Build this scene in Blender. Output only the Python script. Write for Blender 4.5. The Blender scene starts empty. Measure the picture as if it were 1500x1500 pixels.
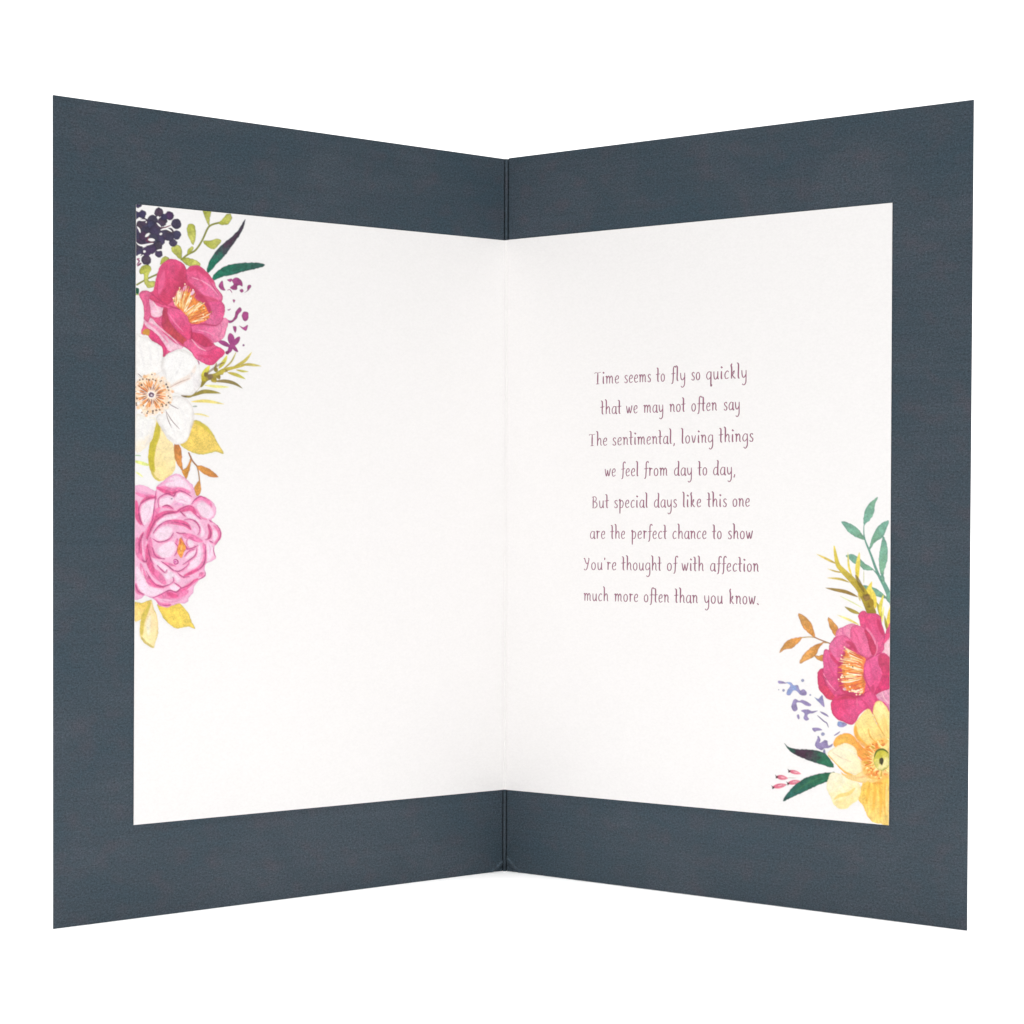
import bpy, math, random
import numpy as np
from mathutils import Vector, Matrix

# ================================================================ camera, world, lamps, exposure
S = bpy.context.scene
COL = S.collection
FPX, CX, CY, CZ, YAW, PITCH, ROLL = 2853.9, .0008, -.6261, .1156, .0017, -.0009, .0030
AL, AR = .6457, .5952                       # opening angle of each leaf of the card
HIGH = .229
def cam_axes():
    fw = np.array([math.sin(YAW) * math.cos(PITCH), math.cos(YAW) * math.cos(PITCH), math.sin(PITCH)])
    r = np.array([math.cos(YAW), -math.sin(YAW), 0.]); u = np.cross(r, fw)
    return r * math.cos(ROLL) + u * math.sin(ROLL), u * math.cos(ROLL) - r * math.sin(ROLL), fw
RX, UX, FX = cam_axes()
CAM = np.array([CX, CY, CZ])
cd = bpy.data.cameras.new('camera'); cam = bpy.data.objects.new('camera', cd); COL.objects.link(cam)
cd.sensor_width = 36; cd.lens = FPX / 1500 * 36; cd.clip_start = .01; cd.clip_end = 50
M = Matrix.Identity(4)
for i in range(3):
    M[i][0], M[i][1], M[i][2], M[i][3] = RX[i], UX[i], -FX[i], CAM[i]
cam.matrix_world = M
S.camera = cam

w = bpy.data.worlds.new('World'); S.world = w; w.use_nodes = True
bg = w.node_tree.nodes['Background']; bg.inputs[0].default_value = (1, .995, .985, 1); bg.inputs[1].default_value = .32
def area(name, loc, target, sx, sy, power, col=(1, 1, 1)):
    l = bpy.data.lights.new(name, 'AREA'); l.shape = 'RECTANGLE'; l.size = sx; l.size_y = sy; l.energy = power; l.color = col
    o = bpy.data.objects.new(name, l); COL.objects.link(o); o.location = loc
    o.rotation_euler = (Vector(target) - Vector(loc)).to_track_quat('-Z', 'Y').to_euler(); return o
area('overhead_softbox', (0, -.12, 2.1), (0, -.12, 0), .9, .9, 64)
area('backdrop_softbox', (0, .5, 2.3), (0, 1.9, .7), 2.4, .8, 30)
area('front_softbox', (0, -2.2, 1.3), (0, 0, .16), 2.0, 1.2, 5.4)
S.view_settings.view_transform = 'Standard'; S.view_settings.look = 'None'; S.view_settings.exposure = 0; S.view_settings.gamma = 1
S.view_settings.use_curve_mapping = False
S.cycles.max_bounces = 10; S.cycles.diffuse_bounces = 6; S.cycles.transparent_max_bounces = 48

# ================================================================ tracing helpers
# each leaf of the card is an upright plane through the hinge; n is the height above the board
HX = {'L': -1, 'R': 1}
DIR = {'L': np.array([-math.cos(AL), -math.sin(AL), 0.]), 'R': np.array([math.cos(AR), -math.sin(AR), 0.])}
NRM = {'L': np.array([math.sin(AL), -math.cos(AL), 0.]), 'R': np.array([-math.sin(AR), -math.cos(AR), 0.])}
UP = np.array([0., 0., 1.])
HINGE = np.array([-.00022, 0., 0.])
def on_leaf(px, side, n=0.):
    """photo tracing coordinates -> leaf coordinates (u outwards from the hinge, v up, n) in metres"""
    px = np.asarray(px, float).reshape(-1, 2)
    d = FX + ((px[:, 0:1] - 750) * RX - (px[:, 1:2] - 750) * UX) / FPX
    N = NRM[side]; o = HINGE + N * n
    t = ((o - CAM) @ N) / (d @ N)
    P = CAM + d * t[:, None] - HINGE
    return np.stack([P @ DIR[side], P[:, 2], np.full(len(P), n)], 1)
def leaf_matrix(side):
    m = Matrix.Identity(4); ax = (DIR[side] * HX[side], UP, NRM[side])   # x to the right, y up, z towards the reader
    for i in range(3):
        for j in range(3): m[i][j] = ax[j][i]
        m[i][3] = HINGE[i]
    return m

def lin(c):
    c = np.asarray(c, float) / 255.
    return np.where(c <= .04045, c / 12.92, ((c + .055) / 1.055) ** 2.4)

# ================================================================ materials
def mat(name):
    m = bpy.data.materials.new(name); m.use_nodes = True; return m, m.node_tree, m.node_tree.nodes['Principled BSDF']
def nd(nt, t, **k):
    n = nt.nodes.new(t)
    for a, b in k.items():
        if a in n.inputs: n.inputs[a].default_value = b
        else: setattr(n, a, b)
    return n
def ramp(nt, fac, stops):
    r = nt.nodes.new('ShaderNodeValToRGB'); e = r.color_ramp.elements
    while len(e) < len(stops): e.new(.5)
    for q, (p, c) in zip(e, stops): q.position = p; q.color = (*c, 1)
    nt.links.new(fac, r.inputs[0]); return r
def coords(nt, scale):
    tc = nt.nodes.new('ShaderNodeTexCoord'); mp = nt.nodes.new('ShaderNodeMapping'); mp.inputs['Scale'].default_value = scale
    nt.links.new(tc.outputs['Object'], mp.inputs[0]); return mp.outputs[0]

def board_material():
    m, nt, p = mat('slate_blue_board'); L = nt.links.new
    n1 = nd(nt, 'ShaderNodeTexNoise', Scale=1., Detail=3., Roughness=.6); L(coords(nt, (1500, 1900, 1500)), n1.inputs['Vector'])      # fibres
    n2 = nd(nt, 'ShaderNodeTexNoise', Scale=1., Detail=2., Roughness=.7); L(coords(nt, (2900, 2900, 2900)), n2.inputs['Vector'])    # grain
    n3 = nd(nt, 'ShaderNodeTexNoise', Scale=1., Detail=3.); L(coords(nt, (120, 150, 120)), n3.inputs['Vector'])
    n4 = nd(nt, 'ShaderNodeTexNoise', Scale=1., Detail=2.); L(coords(nt, (8, 700, 8)), n4.inputs['Vector'])                         # laid lines
    c = ramp(nt, n3.outputs[0], [(.3, tuple(lin((66, 78, 90)) * .72)), (.5, tuple(lin((62, 78, 89)) * .72)), (.7, tuple(lin((71, 78, 89)) * .72))])
    a = nd(nt, 'ShaderNodeMath', operation='ADD'); L(n1.outputs[0], a.inputs[0]); L(n2.outputs[0], a.inputs[1])
    b = nd(nt, 'ShaderNodeMath', operation='MULTIPLY_ADD'); L(n4.outputs[0], b.inputs[0]); b.inputs[1].default_value = .13; L(a.outputs[0], b.inputs[2])
    g = nd(nt, 'ShaderNodeMapRange'); L(b.outputs[0], g.inputs[0])
    g.inputs['From Min'].default_value = .68; g.inputs['From Max'].default_value = 1.45; g.inputs['To Min'].default_value = .3; g.inputs['To Max'].default_value = 1.75
    n5 = nd(nt, 'ShaderNodeTexNoise', Scale=1., Detail=4., Roughness=.65, Distortion=.6); L(coords(nt, (26, 38, 26)), n5.inputs['Vector'])       # uneven dye
    c5 = ramp(nt, n5.outputs[0], [(.34, (.84, .97, 1.0)), (.5, (1., .99, .99)), (.66, (1.25, 1.12, 1.10))])
    cm = nd(nt, 'ShaderNodeVectorMath', operation='MULTIPLY'); L(c.outputs[0], cm.inputs[0]); L(c5.outputs[0], cm.inputs[1])
    mx = nd(nt, 'ShaderNodeVectorMath', operation='SCALE'); L(cm.outputs[0], mx.inputs[0]); L(g.outputs[0], mx.inputs['Scale'])
    L(mx.outputs[0], p.inputs['Base Color'])
    p.inputs['Roughness'].default_value = .62; p.inputs['Specular IOR Level'].default_value = .35
    bp = nd(nt, 'ShaderNodeBump', Strength=.12, Distance=.00003); L(b.outputs[0], bp.inputs['Height']); L(bp.outputs[0], p.inputs['Normal'])
    return m
def paper_material():
    m, nt, p = mat('ivory_paper'); L = nt.links.new
    n1 = nd(nt, 'ShaderNodeTexNoise', Scale=1., Detail=4., Roughness=.65); L(coords(nt, (1300, 1700, 1300)), n1.inputs['Vector'])
    n2 = nd(nt, 'ShaderNodeTexNoise', Scale=1., Detail=2.); L(coords(nt, (150, 150, 150)), n2.inputs['Vector'])
    c = ramp(nt, n2.outputs[0], [(.3, (.864, .847, .838)), (.7, (.868, .850, .843))])
    g = nd(nt, 'ShaderNodeMapRange'); L(n1.outputs[0], g.inputs[0])
    g.inputs['From Min'].default_value = .25; g.inputs['From Max'].default_value = .75; g.inputs['To Min'].default_value = .96; g.inputs['To Max'].default_value = 1.03
    mx = nd(nt, 'ShaderNodeVectorMath', operation='SCALE'); L(c.outputs[0], mx.inputs[0]); L(g.outputs[0], mx.inputs['Scale'])
    L(mx.outputs[0], p.inputs['Base Color']); p.inputs['Roughness'].default_value = .8; p.inputs['Specular IOR Level'].default_value = .2
    bp = nd(nt, 'ShaderNodeBump', Strength=.25, Distance=.00004); L(n1.outputs[0], bp.inputs['Height']); L(bp.outputs[0], p.inputs['Normal'])
    return m
def ink_material():
    m, nt, p = mat('watercolour_ink'); L = nt.links.new
    at = nd(nt, 'ShaderNodeAttribute', attribute_name='ink')
    n1 = nd(nt, 'ShaderNodeTexNoise', Scale=1., Detail=4., Roughness=.7); L(coords(nt, (1500, 1900, 1500)), n1.inputs['Vector'])
    g = nd(nt, 'ShaderNodeMapRange'); L(n1.outputs[0], g.inputs[0])
    g.inputs['From Min'].default_value = .25; g.inputs['From Max'].default_value = .75; g.inputs['To Min'].default_value = .94; g.inputs['To Max'].default_value = 1.06
    g1 = nd(nt, 'ShaderNodeMath', operation='SUBTRACT'); L(g.outputs[0], g1.inputs[0]); g1.inputs[1].default_value = 1.
    g2 = nd(nt, 'ShaderNodeMath', operation='MULTIPLY_ADD'); L(g1.outputs[0], g2.inputs[0]); L(at.outputs['Alpha'], g2.inputs[1]); g2.inputs[2].default_value = 1.
    mx = nd(nt, 'ShaderNodeVectorMath', operation='SCALE'); L(at.outputs['Color'], mx.inputs[0]); L(g2.outputs[0], mx.inputs['Scale'])
    L(mx.outputs[0], p.inputs['Base Color']); p.inputs['Roughness'].default_value = .75; p.inputs['Specular IOR Level'].default_value = .2
    return m
def verse_material():
    m, nt, p = mat('plum_ink'); L = nt.links.new
    n1 = nd(nt, 'ShaderNodeTexNoise', Scale=1., Detail=2.); L(coords(nt, (900, 900, 900)), n1.inputs['Vector'])
    c = ramp(nt, n1.outputs[0], [(.3, tuple(lin((140, 92, 112)))), (.7, tuple(lin((156, 104, 126))))])
    L(c.outputs[0], p.inputs['Base Color']); p.inputs['Roughness'].default_value = .7; p.inputs['Specular IOR Level'].default_value = .2
    return m
def white_material():
    m, nt, p = mat('white_seamless'); L = nt.links.new
    n1 = nd(nt, 'ShaderNodeTexNoise', Scale=1., Detail=2.); L(coords(nt, (30, 30, 30)), n1.inputs['Vector'])
    c = ramp(nt, n1.outputs[0], [(.3, (.90, .90, .90)), (.7, (.92, .92, .92))]); L(c.outputs[0], p.inputs['Base Color'])
    p.inputs['Roughness'].default_value = .9; p.inputs['Specular IOR Level'].default_value = .1
    return m
BOARD = board_material(); PAPER = paper_material(); INK = ink_material(); VERSE = verse_material(); WHITE = white_material()

def mesh_obj(name, V, F, material, parent=None, matrix=None, label=None):
    me = bpy.data.meshes.new(name); me.from_pydata([tuple(map(float, v)) for v in V], [], [tuple(map(int, f)) for f in F]); me.update()
    me.materials.append(material); o = bpy.data.objects.new(name, me); COL.objects.link(o)
    if parent is not None:
        o.parent = parent
        o.matrix_parent_inverse = Matrix.Identity(4)
    if matrix is not None: o.matrix_local = matrix
    if label: o['label'] = label
    return o

# ================================================================ setting: white seamless sweep
prof = [(-3.0, 0.), (.7, 0.)] + [(.7 + 1.2 * math.sin(a), 1.2 - 1.2 * math.cos(a)) for a in np.linspace(.05, math.pi / 2, 24)] + [(1.9, 3.4)]
V = []; F = []
for y, z in prof: z -= .0005; V += [(-2.6, y, z), (2.6, y, z)]
for i in range(len(prof) - 1): F.append((2 * i, 2 * i + 1, 2 * i + 3, 2 * i + 2))
bd = mesh_obj('backdrop', V, F, WHITE); bd['kind'] = 'structure'
for p_ in bd.data.polygons: p_.use_smooth = True

# ================================================================ the card
card = bpy.data.objects.new('greeting_card', None); COL.objects.link(card); card.location = (0, 0, 0)
card.empty_display_size = .05
card['label'] = 'open slate-blue greeting card with floral white insert and verse standing on white'
card['category'] = 'greeting card'

TH = .00045; N_PAGE = .00032; GAP = .00088
CORN = {'L': ((78, 139), (78.5, 1361)), 'R': ((1426, 146), (1416, 1363))}
SPT, SPB = {'L': 232.6, 'R': 232.6}, {'L': 1275.5, 'R': 1275.5}
def leaf_xyz(P, side):                       # (u,v,n) -> leaf-local x,y,z
    P = np.asarray(P, float); return np.stack([P[:, 0] * HX[side], P[:, 1], P[:, 2]], 1)
def shift_down(P): return P
z_min = {}
for side in 'LR':
    top, bot = on_leaf([CORN[side][0]], side)[0], on_leaf([CORN[side][1]], side)[0]
    st, sb = on_leaf([(737.4, SPT[side])], side)[0], on_leaf([(738.6, SPB[side])], side)[0]
    W = (top[0] + bot[0]) / 2
    us = np.concatenate([[GAP, GAP + .0002], np.linspace(GAP + .0004, .009, 44), np.linspace(.012, W, 18)]); us = (us - GAP) / (W - GAP)
    vs = np.concatenate([[0], np.linspace(.0002, .009, 44), np.linspace(.014, HIGH, 40)]) / HIGH
    V = []; nu, nv = len(us), len(vs)
    for t in vs:
        for s in us:
            inner_v = sb[1] + (st[1] - sb[1]) * t; outer = bot + (top - bot) * t
            u = GAP + (outer[0] - GAP) * s; v = inner_v + (outer[1] - inner_v) * s
            # handling creases that run down to the foot of the spine
            du, dv = u - GAP, v - sb[1]
            n = 0.
            for (ca, c0, amp, wd) in (((1.0, 1.9), .0049 if side == 'R' else .0034, .00022, .00045), ((1., 3.2), .0040 if side == 'R' else .0028, -.00014, .0004)):
                dist = (ca[0] * du * (1.0 if side == 'R' else .8) + ca[1] * dv * .62 - c0) / 1.6
                n += (4.2 if side == 'R' else 3.2) * amp * math.exp(-(dist / wd) ** 2) * max(0, 1 - du / .0065) * max(0, 1 - dv / .0065)
            edge = min(s * (W - GAP), 1) 
            if s == 0: n -= .00008
            # slight soft bow of the free leaf
            V.append((u, v, n + .0004 * 0))
    front = len(V)
    V = V + [(u, v, -TH) for (u, v, n) in V]
    F = []
    for j in range(nv - 1):
        for i in range(nu - 1):
            a = j * nu + i; q = (a, a + 1, a + nu + 1, a + nu)
            F.append(q if side == 'R' else q[::-1]); qb = tuple(front + k for k in q); F.append(qb[::-1] if side == 'R' else qb)
    ring = [i for i in range(nu)] + [j * nu + nu - 1 for j in range(1, nv)] + [(nv - 1) * nu + i for i in range(nu - 2, -1, -1)] + [j * nu for j in range(nv - 2, 0, -1)]
    for a, b in zip(ring, ring[1:] + ring[:1]):
        q = (b, a, front + a, front + b); F.append(q if side == 'R' else q[::-1])
    pn = mesh_obj('card_panel', leaf_xyz(V, side), F, BOARD, card, leaf_matrix(side))
    pn['label'] = 'slate blue card panel on the ' + ('left, behind the flower-printed page' if side == 'L' else 'right, behind the page with the verse')

# spine: a raised bead between two scored grooves
z0 = on_leaf([(738.6, 1276.6)], 'L')[0][1]; z1 = on_leaf([(737.4, 232.2)], 'L')[0][1]
outl = [(-.00100, .00030), (-.00088, .00130), (-.00042, .00130), (-.00040, .00014), (-.00026, .00002), (0, -.00003), (.00026, .00002), (.00040, .00014), (.00042, .00130), (.00088, .00130), (.00100, .00030),
        (.00120, .00140), (.0006, .00165), (-.0006, .00165), (-.00120, .00140)]
V = []; F = []; zs = [z0, z0 + .0012, z0 + .0026] + list(np.linspace(z0 + .004, z1 - .0008, 12)) + [z1]
rr = random.Random(2)
for k, z in enumerate(zs):
    for x, y in outl: V.append((x + HINGE[0] + (rr.uniform(-.00006, .00006) if .0001 < y + .0002 < .0003 else 0), y + (.00025 if k == 1 and abs(x) < .0004 else 0), z + (max(y, 0) * (z - CZ) / .63 if k == len(zs) - 1 else 0)))
m_ = len(outl)
for k in range(len(zs) - 1):
    for i in range(m_): F.append((k * m_ + i, k * m_ + (i + 1) % m_, (k + 1) * m_ + (i + 1) % m_, (k + 1) * m_ + i))
F.append(tuple(range(m_))[::-1]); F.append(tuple((len(zs) - 1) * m_ + i for i in range(m_)))
mesh_obj('card_spine', V, F, BOARD, card)

# insert: two pages of one folded sheet
PAGES = {}
PC = {'L': ((199.5, 299.2), (196, 1208.5)), 'R': ((1307, 297), (1302, 1209))}
CT, CB = (737.6, 352.), (738.6, 1156.6)
PG = .0010
def slab(P4, t, side, n0):
    """P4: inner bottom, outer bottom, outer top, inner top (u,v)"""
    V = [(u, v, n0) for u, v in P4] + [(u, v, n0 - t) for u, v in P4]
    e = .00006
    F = [(0, 1, 2, 3), (7, 6, 5, 4), (1, 0, 4, 5), (2, 1, 5, 6), (3, 2, 6, 7), (0, 3, 7, 4)]
    if side == 'L': F = [f[::-1] for f in F]
    return V, F
PPOLY = {}
for side in 'LR':
    ot, ob = on_leaf([PC[side][0]], side, N_PAGE)[0], on_leaf([PC[side][1]], side, N_PAGE)[0]
    it, ib = on_leaf([CT], side, N_PAGE)[0], on_leaf([CB], side, N_PAGE)[0]
    # cut the inner edge back to the fold
    def cut(a, b): t = (PG - a[0]) / (b[0] - a[0]); return (PG, a[1] + (b[1] - a[1]) * t)
    P4 = [cut(ib, ob), (ob[0], ob[1]), (ot[0], ot[1]), cut(it, ot)]
    V, F = slab(P4, .00018, side, N_PAGE)
    pg = mesh_obj('insert_page', leaf_xyz(V, side), F, PAPER, card, leaf_matrix(side))
    pg['label'] = 'blank ivory page with flowers along its left edge' if side == 'L' else 'ivory page with printed verse and flowers in its lower right corner'
    PAGES[side] = pg; PPOLY[side] = P4
# the fold of the sheet bridging the spine
V = []; F = []
pl = [DIR['L'] * PG + NRM['L'] * (N_PAGE - .00016), DIR['L'] * .0008 + NRM['L'] * (N_PAGE - .00016), DIR['L'] * .0006 + NRM['L'] * (N_PAGE + .00001), np.array([0, -N_PAGE * 1.12, 0]) , DIR['R'] * .0006 + NRM['R'] * (N_PAGE + .00001), DIR['R'] * .0008 + NRM['R'] * (N_PAGE - .00016), DIR['R'] * PG + NRM['R'] * (N_PAGE - .00016)]
zb, zt = PPOLY['L'][0][1], PPOLY['L'][3][1]; zb2, zt2 = PPOLY['R'][0][1], PPOLY['R'][3][1]
for i, q in enumerate(pl):
    f = i / 6
    V.append((q[0] + HINGE[0], q[1], zb + (zb2 - zb) * f)); V.append((q[0] + HINGE[0], q[1], zt + (zt2 - zt) * f))
nb = len(V); V += [(x, y + .00012, z) for x, y, z in V]
for i in range(6):
    a = 2 * i; F.append((a, a + 2, a + 3, a + 1)); F.append((nb + a + 1, nb + a + 3, nb + a + 2, nb + a))
    F.append((a + 2, a, nb + a, nb + a + 2)); F.append((a + 1, a + 3, nb + a + 3, nb + a + 1))
mesh_obj('insert_fold', V, F, PAPER, card)

# ---------------------------------------------------------------- watercolour print
# Every printed motif is a dense sheet of ink whose vertices carry the ink colour.
GRAN = .09
SS = 2.5                                   # ink samples per tracing unit
_noise_cache = {}
def noise(X, Y, scale, seed=0):
    """smooth value noise, -1..1"""
    if seed not in _noise_cache:
        _noise_cache[seed] = np.random.RandomState(seed + 11).uniform(-1, 1, (64, 64))
    T = _noise_cache[seed]
    u = X / scale; v = Y / scale
    iu = np.floor(u).astype(int); iv = np.floor(v).astype(int)
    fu = u - iu; fv = v - iv
    fu = fu * fu * (3 - 2 * fu); fv = fv * fv * (3 - 2 * fv)
    a = T[iv % 64, iu % 64]; b = T[iv % 64, (iu + 1) % 64]
    c = T[(iv + 1) % 64, iu % 64]; d = T[(iv + 1) % 64, (iu + 1) % 64]
    return (a * (1 - fu) + b * fu) * (1 - fv) + (c * (1 - fu) + d * fu) * fv

def crom(P, closed, n=5):
    P = np.asarray(P, float); N = len(P); out = []
    rng = range(N) if closed else range(N - 1)
    for i in rng:
        if closed: p0, p1, p2, p3 = P[i - 1], P[i], P[(i + 1) % N], P[(i + 2) % N]
        else: p0, p1, p2, p3 = P[max(i - 1, 0)], P[i], P[i + 1], P[min(i + 2, N - 1)]
        for k in range(n):
            t = k / n
            out.append(.5 * ((2 * p1) + (p2 - p0) * t + (2 * p0 - 5 * p1 + 4 * p2 - p3) * t * t + (3 * p1 - p0 - 3 * p2 + p3) * t ** 3))
    if not closed: out.append(P[-1])
    return np.array(out)

class Frame:
    def __init__(s, ox, oy, k): s.o = (ox, oy); s.k = k
    def __call__(s, P): return np.asarray(P, float).reshape(-1, 2) * s.k + np.array(s.o)

FA = Frame(190, 290, .14); FB = Frame(190, 480, .14)
FC = Frame(190, 670, .1); FD = Frame(190, 810, .1)
FE = Frame(1120, 720, .2 / 1.5); FF = Frame(1120, 880, .2 / 1.5); FG = Frame(1120, 1020, .2 / 1.5)

class Layer:
    def __init__(s, name, x0, y0, x1, y1, label=None):
        x0 = x0 // 4 * 4; y0 = y0 // 4 * 4; x1 += 3; y1 += 3
        s.name = name; s.label = label; s.x0 = x0; s.y0 = y0
        s.w = int((x1 - x0) * SS) // 2 * 2; s.h = int((y1 - y0) * SS) // 2 * 2
        s.c = np.zeros((s.h, s.w, 3)); s.a = np.zeros((s.h, s.w)); s.mask = None; s.sd = 0
        s.F = None
    def box(s, P, m):
        i0 = max(int((P[:, 0].min() - m - s.x0) * SS), 0); i1 = min(int((P[:, 0].max() + m - s.x0) * SS) + 2, s.w)
        j0 = max(int((P[:, 1].min() - m - s.y0) * SS), 0); j1 = min(int((P[:, 1].max() + m - s.y0) * SS) + 2, s.h)
        if i1 <= i0 or j1 <= j0: return None
        X, Y = np.meshgrid(s.x0 + (np.arange(i0, i1) + .5) / SS, s.y0 + (np.arange(j0, j1) + .5) / SS)
        return (slice(j0, j1), slice(i0, i1)), X, Y
    def put(s, sl, cov, col, clip=None, mode='over'):
        if clip is not None: cov = cov * clip[sl]
        if mode == 'erase': s.a[sl] *= (1 - cov); return
        a0 = s.a[sl]; an = a0 + cov * (1 - a0)
        c0 = s.c[sl]
        safe = np.maximum(an, 1e-6)[..., None]
        s.c[sl] = (c0 * (a0 * (1 - cov))[..., None] + col * cov[..., None]) / safe
        s.a[sl] = an
    # --- filled shape: col plain; to=(p0,p1,colour) gradient; edge=(colour,width,strength); mott = pigment mottling
    def fill(s, P, col, to=None, edge=None, mott=.07, ns=7, a=1., clip=None, sharp=False, wob=.5, aa=.9, mode='over', streak=0):
        P = s.F(P)
        if not sharp: P = crom(P, True, 4)
        b = s.box(P, 2)
        if b is None: return
        sl, X, Y = b; s.sd += 1
        Xw = X + wob * noise(X, Y, 3.1, s.sd % 37); Yw = Y + wob * noise(X, Y, 3.1, (s.sd + 5) % 37)
        inside = np.zeros(X.shape, bool); D = np.full(X.shape, 1e9)
        for i in range(len(P)):
            x1, y1 = P[i - 1]; x2, y2 = P[i]
            dx, dy = x2 - x1, y2 - y1; L = dx * dx + dy * dy
            if L < 1e-12: continue
            t = np.clip(((Xw - x1) * dx + (Yw - y1) * dy) / L, 0, 1)
            D = np.minimum(D, (Xw - x1 - t * dx) ** 2 + (Yw - y1 - t * dy) ** 2)
            if y1 != y2:
                c = ((y1 > Yw) != (y2 > Yw)) & (Xw < dx * (Yw - y1) / dy + x1)
                inside ^= c
        D = np.sqrt(D); sd = np.where(inside, D, -D)
        cov = np.clip(sd / aa + .5, 0, 1) * a
        C = np.empty(X.shape + (3,)); C[:] = np.array(col, float)
        if to is not None:
            q = s.F([to[0], to[1]]); d = q[1] - q[0]
            t = ((X - q[0, 0]) * d[0] + (Y - q[0, 1]) * d[1]) / (d @ d)
            t = np.clip(t + .22 * noise(X, Y, 6, 3) + .1 * noise(X, Y, 2.5, 8), 0, 1); t = t * t * (3 - 2 * t)
            C += (np.array(to[2], float) - C) * t[..., None]
            if streak:
                perp = (-(X - q[0, 0]) * d[1] + (Y - q[0, 1]) * d[0]) / np.sqrt(d @ d)
                al = ((X - q[0, 0]) * d[0] + (Y - q[0, 1]) * d[1]) / np.sqrt(d @ d)
                C *= (1 + streak * noise(perp * 1., al * .12, 1.6, 9))[..., None]
        if edge is not None:
            e = np.exp(-np.maximum(sd, 0) / edge[1]) * edge[2] * (1 + .6 * noise(X, Y, 9, 6))
            C += (np.array(edge[0], float) - C) * np.clip(e, 0, 1)[..., None]
        if mott:
            C *= (1 + mott * noise(X + 2 * noise(X, Y, 5, 21), Y + 2 * noise(X, Y, 5, 22), ns, 1) + mott * .5 * noise(X * .8 + Y * .6, Y * .8 - X * .6, ns * .35, 2) + mott * .3 * noise(X, Y, 1.1, 4) + GRAN * min(1, mott / .06) * noise(X, Y, .9, 17))[..., None]
        s.put(sl, cov, C, clip, mode)
        m = np.zeros(s.a.shape); m[sl] = np.clip(sd / aa + .5, 0, 1); s.mask = m
        return m
    # --- brush stroke; w = half width in drawing units; prof: 'both','in','out','flat','leaf'
    def stroke(s, P, w, col, a=1., prof='both', soft=.8, clip=None, c2=None, mott=.06, mode='over', dry=0):
        P = crom(s.F(P), False, 5) if len(P) > 2 else s.F(P)
        w = w * s.F.k
        b = s.box(P, w + soft + 1)
        if b is None: return
        sl, X, Y = b; s.sd += 1
        seg = np.sqrt(((P[1:] - P[:-1]) ** 2).sum(1)); cum = np.concatenate([[0], np.cumsum(seg)]); tot = max(cum[-1], 1e-6)
        best = np.full(X.shape, 1e9); T = np.zeros(X.shape)
        for i in range(len(seg)):
            x1, y1 = P[i]; dx, dy = P[i + 1] - P[i]; L = dx * dx + dy * dy
            if L < 1e-12: continue
            t = np.clip(((X - x1) * dx + (Y - y1) * dy) / L, 0, 1)
            d = np.hypot(X - x1 - t * dx, Y - y1 - t * dy)
            tt = (cum[i] + t * seg[i]) / tot
            ww = w * wprof(tt, prof)
            m = d - ww; k = m < best
            best = np.where(k, m, best); T = np.where(k, tt, T)
        cov = np.clip(.5 - best / soft, 0, 1); cov = cov * cov * (3 - 2 * cov) * a
        if dry: cov *= np.clip(1 - dry * (.5 + noise(X, Y, 1.6, 12) + .5 * noise(X, Y, 4, 13)), 0, 1)
        C = np.empty(X.shape + (3,)); C[:] = np.array(col, float)
        if c2 is not None: C += (np.array(c2, float) - C) * T[..., None]
        if mott: C *= (1 + mott * noise(X, Y, 5, 1) + mott * noise(X, Y, 1.5, 4))[..., None]
        s.put(sl, cov, C, clip, mode)
    def dot(s, x, y, r, col, ry=None, **k):
        ry = ry or r
        s.fill([(x + r * math.cos(t), y + ry * math.sin(t)) for t in np.linspace(0, 2 * math.pi, 9)[:-1]], col, **k)

def wprof(t, p):
    if p == 'leaf': return np.sin(np.pi * np.clip(t, 0, 1) ** .9) ** .75
    if p == 'both': return .3 + .7 * np.sin(np.pi * t) ** .6
    if p == 'out': return (1 - t) ** .6 * .9 + .1
    if p == 'in': return t ** .6 * .9 + .1
    return np.ones_like(t)

LAYERS_L = []; LAYERS_R = []
def layer(side, *a, **k):
    l = Layer(*a, **k); (LAYERS_L if side == 'L' else LAYERS_R).append(l); return l

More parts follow.
